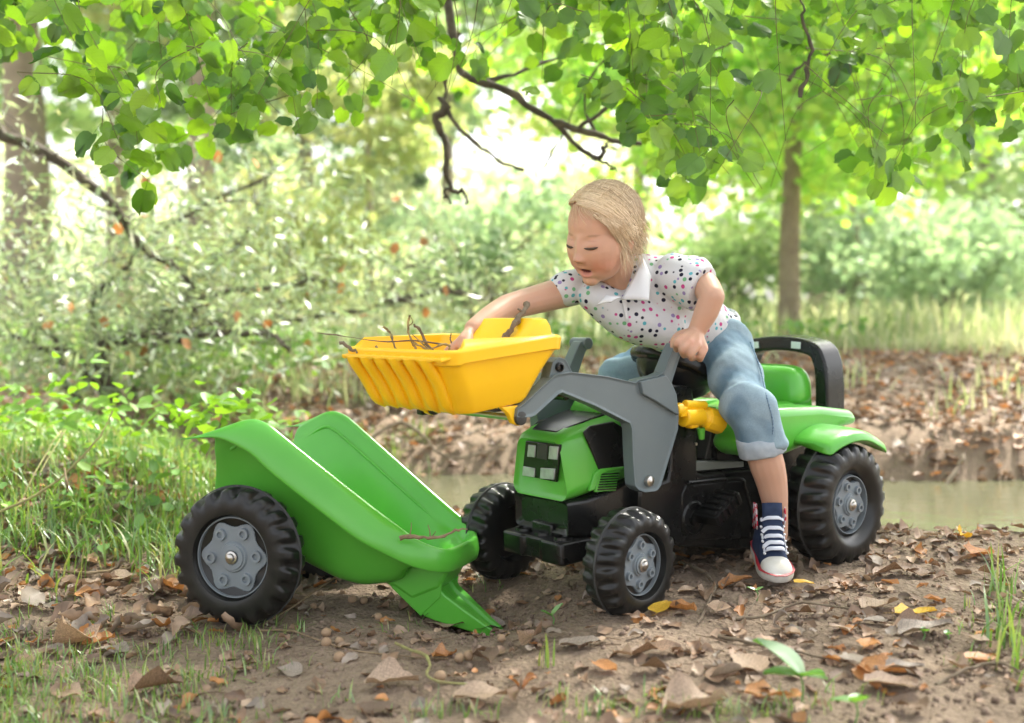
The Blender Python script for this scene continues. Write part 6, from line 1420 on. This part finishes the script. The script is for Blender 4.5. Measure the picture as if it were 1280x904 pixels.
for i in range(60):                                   # fine flyaways on the crown
    a = rng.uniform(0, 6.28); s0 = sk(.05*math.cos(a), .05*math.sin(a)-.02, .08, 1.02); d = rng.normal(size=3)*.012+np.array([0, -.01, .008])
    q = crs([s0, s0+d*.6+np.array([0, 0, .004]), s0+d*1.6], 6); hb.tube(q@HR.T+hc, np.linspace(.0005, .0002, 6), 3)
hb.build('hair', HAIR, kid, merge=False)
HAIR2 = HAIR.copy(); HAIR2.name = 'ash_blonde_hair'; cr2 = [q for q in HAIR2.node_tree.nodes if q.type == 'VALTORGB'][0].color_ramp.elements
for q, c_ in zip(cr2, ((.30, .215, .13), (.42, .315, .195), (.58, .45, .30))): q.color = (*c_, 1)
hb2.build('back_hair', HAIR2, kid, merge=False)
# ---- sneakers
NAVY = mat('navy_canvas', (.018, .028, .065), .8, .2, noise=(60, (.03, .045, .09), 1), bump=(600, .3, .0006)); RUB = mat('white_rubber', (.66, .65, .60), .45, .4, noise=(30, (.50, .47, .40), .8)); LACE = mat('white_lace', (.60, .62, .68), .8, .2, bump=(700, .4, .0005)); REDP = mat('red_rubber_line', (.35, .02, .03), .5)
def plaid_mat():
    m = mat('red_print_lining', (.5, .02, .04), .8, .2); n = m.node_tree; b = n.nodes['Principled BSDF']; t = n.nodes.new('ShaderNodeTexChecker'); t.inputs['Scale'].default_value = 90; t.inputs[1].default_value = (.55, .03, .06, 1); t.inputs[2].default_value = (.65, .55, .58, 1)
    tc = n.nodes.new('ShaderNodeTexCoord'); n.links.new(tc.outputs['Object'], t.inputs['Vector']); n.links.new(t.outputs[0], b.inputs['Base Color']); return m
PLAID = plaid_mat()
def sneaker(toe, heel, ankle, zg):
    """toe, heel: ground points; local frame x side, y to the toe, z up"""
    e = empty('sneaker', parent=kid); f = np.array(toe)-np.array(heel); L = np.linalg.norm(f[:2]); f = f/np.linalg.norm(f); s = np.cross(f, [0, 0, 1.]); s /= np.linalg.norm(s); u = np.cross(s, f)
    M = Matrix.Identity(4)
    for i in range(3): M[i][0], M[i][1], M[i][2], M[i][3] = s[i], f[i], u[i], heel[i]
    e.matrix_local = M
    def out(t, sc_=1.0): # half width along the foot
        return sc_*np.interp(t, [0, .06, .2, .42, .62, .8, .93, 1.0], [.012, .024, .0275, .0275, .033, .0335, .024, .008])
    ts = [0, .03, .08, .2, .42, .62, .8, .9, .96, 1.0]
    def outline(grow): 
        R_ = [(out(t)+grow, t*L*(1)+(grow if t > .5 else -grow)) for t in ts]; return R_+[(-a, b) for a, b in R_[::-1]]
    def levels(name, m_, lv, bev=None, sub=1):
        V = []; F = []; n = None
        for g_, z_ in lv:
            o = outline(g_); n = len(o); V += [(a, b, z_+.004*sst(.75, 1, b/L)*1) for a, b in o]
        k = len(lv); F = [[i*n+j, i*n+(j+1) % n, (i+1)*n+(j+1) % n, (i+1)*n+j] for i in range(k-1) for j in range(n)]+[list(range(n)), list(range((k-1)*n, k*n))]
        return MB().add(V, F).build(name, m_, e, sub=sub, sharp=70)
    levels('sole', RUB, [(-.001, 0), (.0015, .002), (.002, .012), (.002, .0185), (-.001, .0195), (-.006, .0195)])
    levels('foxing_stripe', REDP, [(.0012, .0184), (.0022, .0186), (.0022, .0193), (.0012, .0195)], sub=0)
    # canvas upper lofted along the foot
    st = [(0.02, .020, .070, 0), (.10, .026, .088, 0), (.22, .029, .094, 0), (.36, .0285, .086, 0), (.46, .028, .066, 0), (.58, .029, .052, 0), (.70, .031, .041, 0), (.80, .0305, .034, 0)]
    V = []; n = 14
    for t, hw, h, _ in st:
        for k in range(n):
            a = math.pi*k/(n-1); w_ = hw*(math.cos(a)); z_ = .012+(h-.012)*max(0, math.sin(a))**(.55 if t < .45 else .7); w_ = w_*(1-.28*max(0, (z_-.03)/.07)); V.append((w_, t*L, z_))
    F = [[i*n+j, (i+1)*n+j, (i+1)*n+j+1, i*n+j+1] for i in range(len(st)-1) for j in range(n-1)]+[list(range(n)), list(range((len(st)-1)*n, len(st)*n))]
    up_ = MB().add(V, F).build('upper', NAVY, e, sub=1, sharp=70)
    V = []; st2 = [(.70, .0300, .0405), (.80, .0325, .037), (.90, .0275, .031), (.96, .020, .024), (.995, .009, .017)]
    for t, hw, h in st2:
        for k in range(n): a = math.pi*k/(n-1); V.append((hw*math.cos(a), t*L, .012+(h-.0115)*max(0, math.sin(a))**.6))
    F = [[i*n+j, (i+1)*n+j, (i+1)*n+j+1, i*n+j+1] for i in range(4) for j in range(n-1)]+[list(range(4*n, 5*n))]
    MB().add(V, F).build('toe_cap', RUB, e, sub=1, sharp=70)
    # tongue standing in front of the ankle, red printed lining beside it
    tz = lambda t: np.interp(t, [.30, .36, .46, .58, .70], [.118, .092, .069, .055, .044])
    V = []; pts = [(.27, .124), (.32, .112), (.38, .092), (.46, .074), (.56, .060), (.66, .050)]
    for t, z_ in pts:
        for k in range(7): w_ = (k/6*2-1); V.append((w_*.020, t*L+.004*(1-w_*w_), z_+.003*(1-w_*w_)))
    F = [[i*7+j, (i+1)*7+j, (i+1)*7+j+1, i*7+j+1] for i in range(5) for j in range(6)]; MB().add(V, F).build('tongue', NAVY, e, solid=.003, sharp=70)
    for s_ in (-1, 1):
        V = []; 
        for t, z0_, z1_ in ((.0, .06, .100), (.1, .06, .112), (.2, .06, .114), (.28, .07, .106), (.34, .07, .092)): V += [(s_*(.012+.016*min(1, t*8+.2)), t*L, z0_), (s_*(.013+.015*min(1, t*8+.2)), t*L, (z0_+z1_)/2), (s_*(.016+.014*min(1, t*8+.2)), t*L-.002, z1_)]
        F = [[i*3+j, (i+1)*3+j, (i+1)*3+j+1, i*3+j+1] for i in range(4) for j in range(2)]; MB().add(V, F).build('lining', PLAID, e, solid=.002, sharp=70)
        mb = MB()
        for i, t in enumerate((.40, .47, .54, .61, .68)): mb.lathe([(.0032, 0), (.0028, .0014), (.0014, .0014), (.0012, 0)], (0, 0, 0), 10, 'z') if False else mb.cyl((s_*.0215, t*L, np.interp(t, [.4, .47, .54, .61, .68], [.080, .068, .059, .051, .044])), (s_*.0235, t*L+.001, .003+np.interp(t, [.4, .47, .54, .61, .68], [.080, .068, .059, .051, .044])), .0028, .0022, 10)
        mb.build('eyelets', COL, e)
    for i, t in enumerate((.37, .44, .51, .58, .65)):
        z_ = np.interp(t, [.37, .44, .51, .58, .65], [.0985, .0815, .0695, .0605, .053]); mb = MB()
        dx = .004 if i % 2 else -.004
        mb.tube(crs([(-.0225, t*L-.003, z_-.006), (-.012, t*L+.002, z_+.0015), (.0, t*L+.004, z_+.003), (.012, t*L+.002, z_+.0015), (.0225, t*L+.001+dx, z_-.006)], 12), .0042, 8, ref=(0, .8, -.5), asp=.35); mb.build('lace', LACE, e)
    return e
tz_ = float(terrain(.52, 1.99))
toe = G(976, 738); toe = np.array([toe[0], toe[1], toe[2]+.004])-KO
dirf = np.array([.03, -1, 0]); dirf /= np.linalg.norm(dirf)
heel = toe-dirf*.143+np.array([0, 0, .046])
sneaker(toe, heel, an_n, 0)
af = an_f.copy(); zf = float(terrain(af[0]+KO[0], af[1]+KO[1]))-KO[2]
sneaker(np.array([af[0]-.10, af[1]-.06, zf+.004]), np.array([af[0]+.03, af[1]+.02, zf+.004]), an_f, 0)

# ------------------------------------------------------------------ sticks in the bucket and in the trailer
GS = 'sticks sticking out of the yellow bucket'
LIV = mat('lichen_twig', (.36, .30, .14), .75, .2, noise=(120, (.13, .10, .06), 1), bump=(120, .6, .003))
twig([P(397, 416, 1.92), P(440, 422, 1.91), P(480, 427, 1.90), P(520, 426, 1.90), P(560, 432, 1.92)], .0012, .0016, TWD, 'stick', 'long thin dark stick reaching out left over the bucket lip', GS)
twig([P(425, 429, 1.90), P(442, 437, 1.90), P(458, 445, 1.90), P(500, 452, 1.93)], .0035, .003, TWD, 'stick', 'short thick stick end resting on the left corner of the bucket', GS)
twig([P(480, 408, 1.93), P(488, 417, 1.93), P(492, 430, 1.92), P(500, 447, 1.92)], .0018, .0024, LIV, 'stick', 'speckled yellowish twig leaning left inside the bucket', GS, [([P(488, 417, 1.93), P(481, 411, 1.93), P(476, 409, 1.93)], .0012)])
twig([P(512, 394, 1.92), P(510, 408, 1.92), P(514, 425, 1.92), P(522, 440, 1.92)], .0020, .0024, LIV, 'stick', 'tallest upright knobbly twig in the bucket', GS, [([P(510, 408, 1.92), P(516, 403, 1.92), P(514, 397, 1.91)], .0012)])
twig([P(517, 405, 1.91), P(526, 415, 1.91), P(533, 430, 1.91), P(545, 442, 1.91)], .0022, .0028, TWD, 'stick', 'dark smooth stick beside the tallest upright twig', GS)
twig([P(470, 432, 1.88), P(474, 442, 1.88), P(474, 450, 1.88)], .0022, .0018, LIV, 'stick', 'tiny stub of twig at the front lip of the bucket', GS)
twig([P(515, 428, 1.90), P(535, 436, 1.90), P(558, 430, 1.90), P(562, 438, 1.90)], .0024, .002, LIV, 'stick', 'low bent twig lying between the upright sticks and the hand', GS, [([P(535, 436, 1.9), P(522, 424, 1.9), P(515, 418, 1.9)], .0016)])
twig([P(660, 382, 1.92), P(652, 392, 1.885), P(642, 408, 1.86), P(634, 418, 1.852), P(626, 436, 1.85)], .0048, .0055, TWD, 'stick', 'thick dark stick leaning on the raised back of the bucket', GS, [([P(653, 390, 1.885), P(647, 386, 1.885)], .003)])
twig([P(564, 416, 1.94), P(563, 424, 1.94), P(566, 434, 1.94)], .0012, .0014, TWD, 'stick', 'tiny twig tip just left of the wrist', GS)
twig([P(498, 672, 1.90), P(515, 671, 1.90), P(530, 671, 1.89), P(545, 672, 1.88), P(560, 668, 1.88), P(572, 664, 1.88), P(584, 660, 1.88)], .0045, .0016, TW, 'stick', 'small brown stick lying on the front rim of the green trailer', None, [([P(512, 671, 1.9), P(514, 660, 1.9), P(514, 653, 1.9)], .0012), ([P(538, 671, 1.89), P(537, 663, 1.89), P(535, 656, 1.89)], .0014), ([P(540, 671, 1.89), P(545, 664, 1.88)], .0012)])
# ------------------------------------------------------------------ haze volume, added to whiten the overexposed background
hz_ = MB(); hz_.box((0, 24, 9.5), (80, 52, 21)); hm = bpy.data.materials.new('haze'); hm.use_nodes = True; n = hm.node_tree
for q in list(n.nodes):
    if q.type == 'BSDF_PRINCIPLED': n.nodes.remove(q)
pv = n.nodes.new('ShaderNodeVolumePrincipled'); pv.inputs['Color'].default_value = (.93, .96, .90, 1); pv.inputs['Density'].default_value = .0015; pv.inputs['Anisotropy'].default_value = .3
out = [q for q in n.nodes if q.type == 'OUTPUT_MATERIAL'][0]; n.links.new(pv.outputs[0], out.inputs['Volume'])
ho = hz_.build('haze', hm, smooth=False); tag(ho, 'thin haze volume added to whiten the background', kind='stuff')
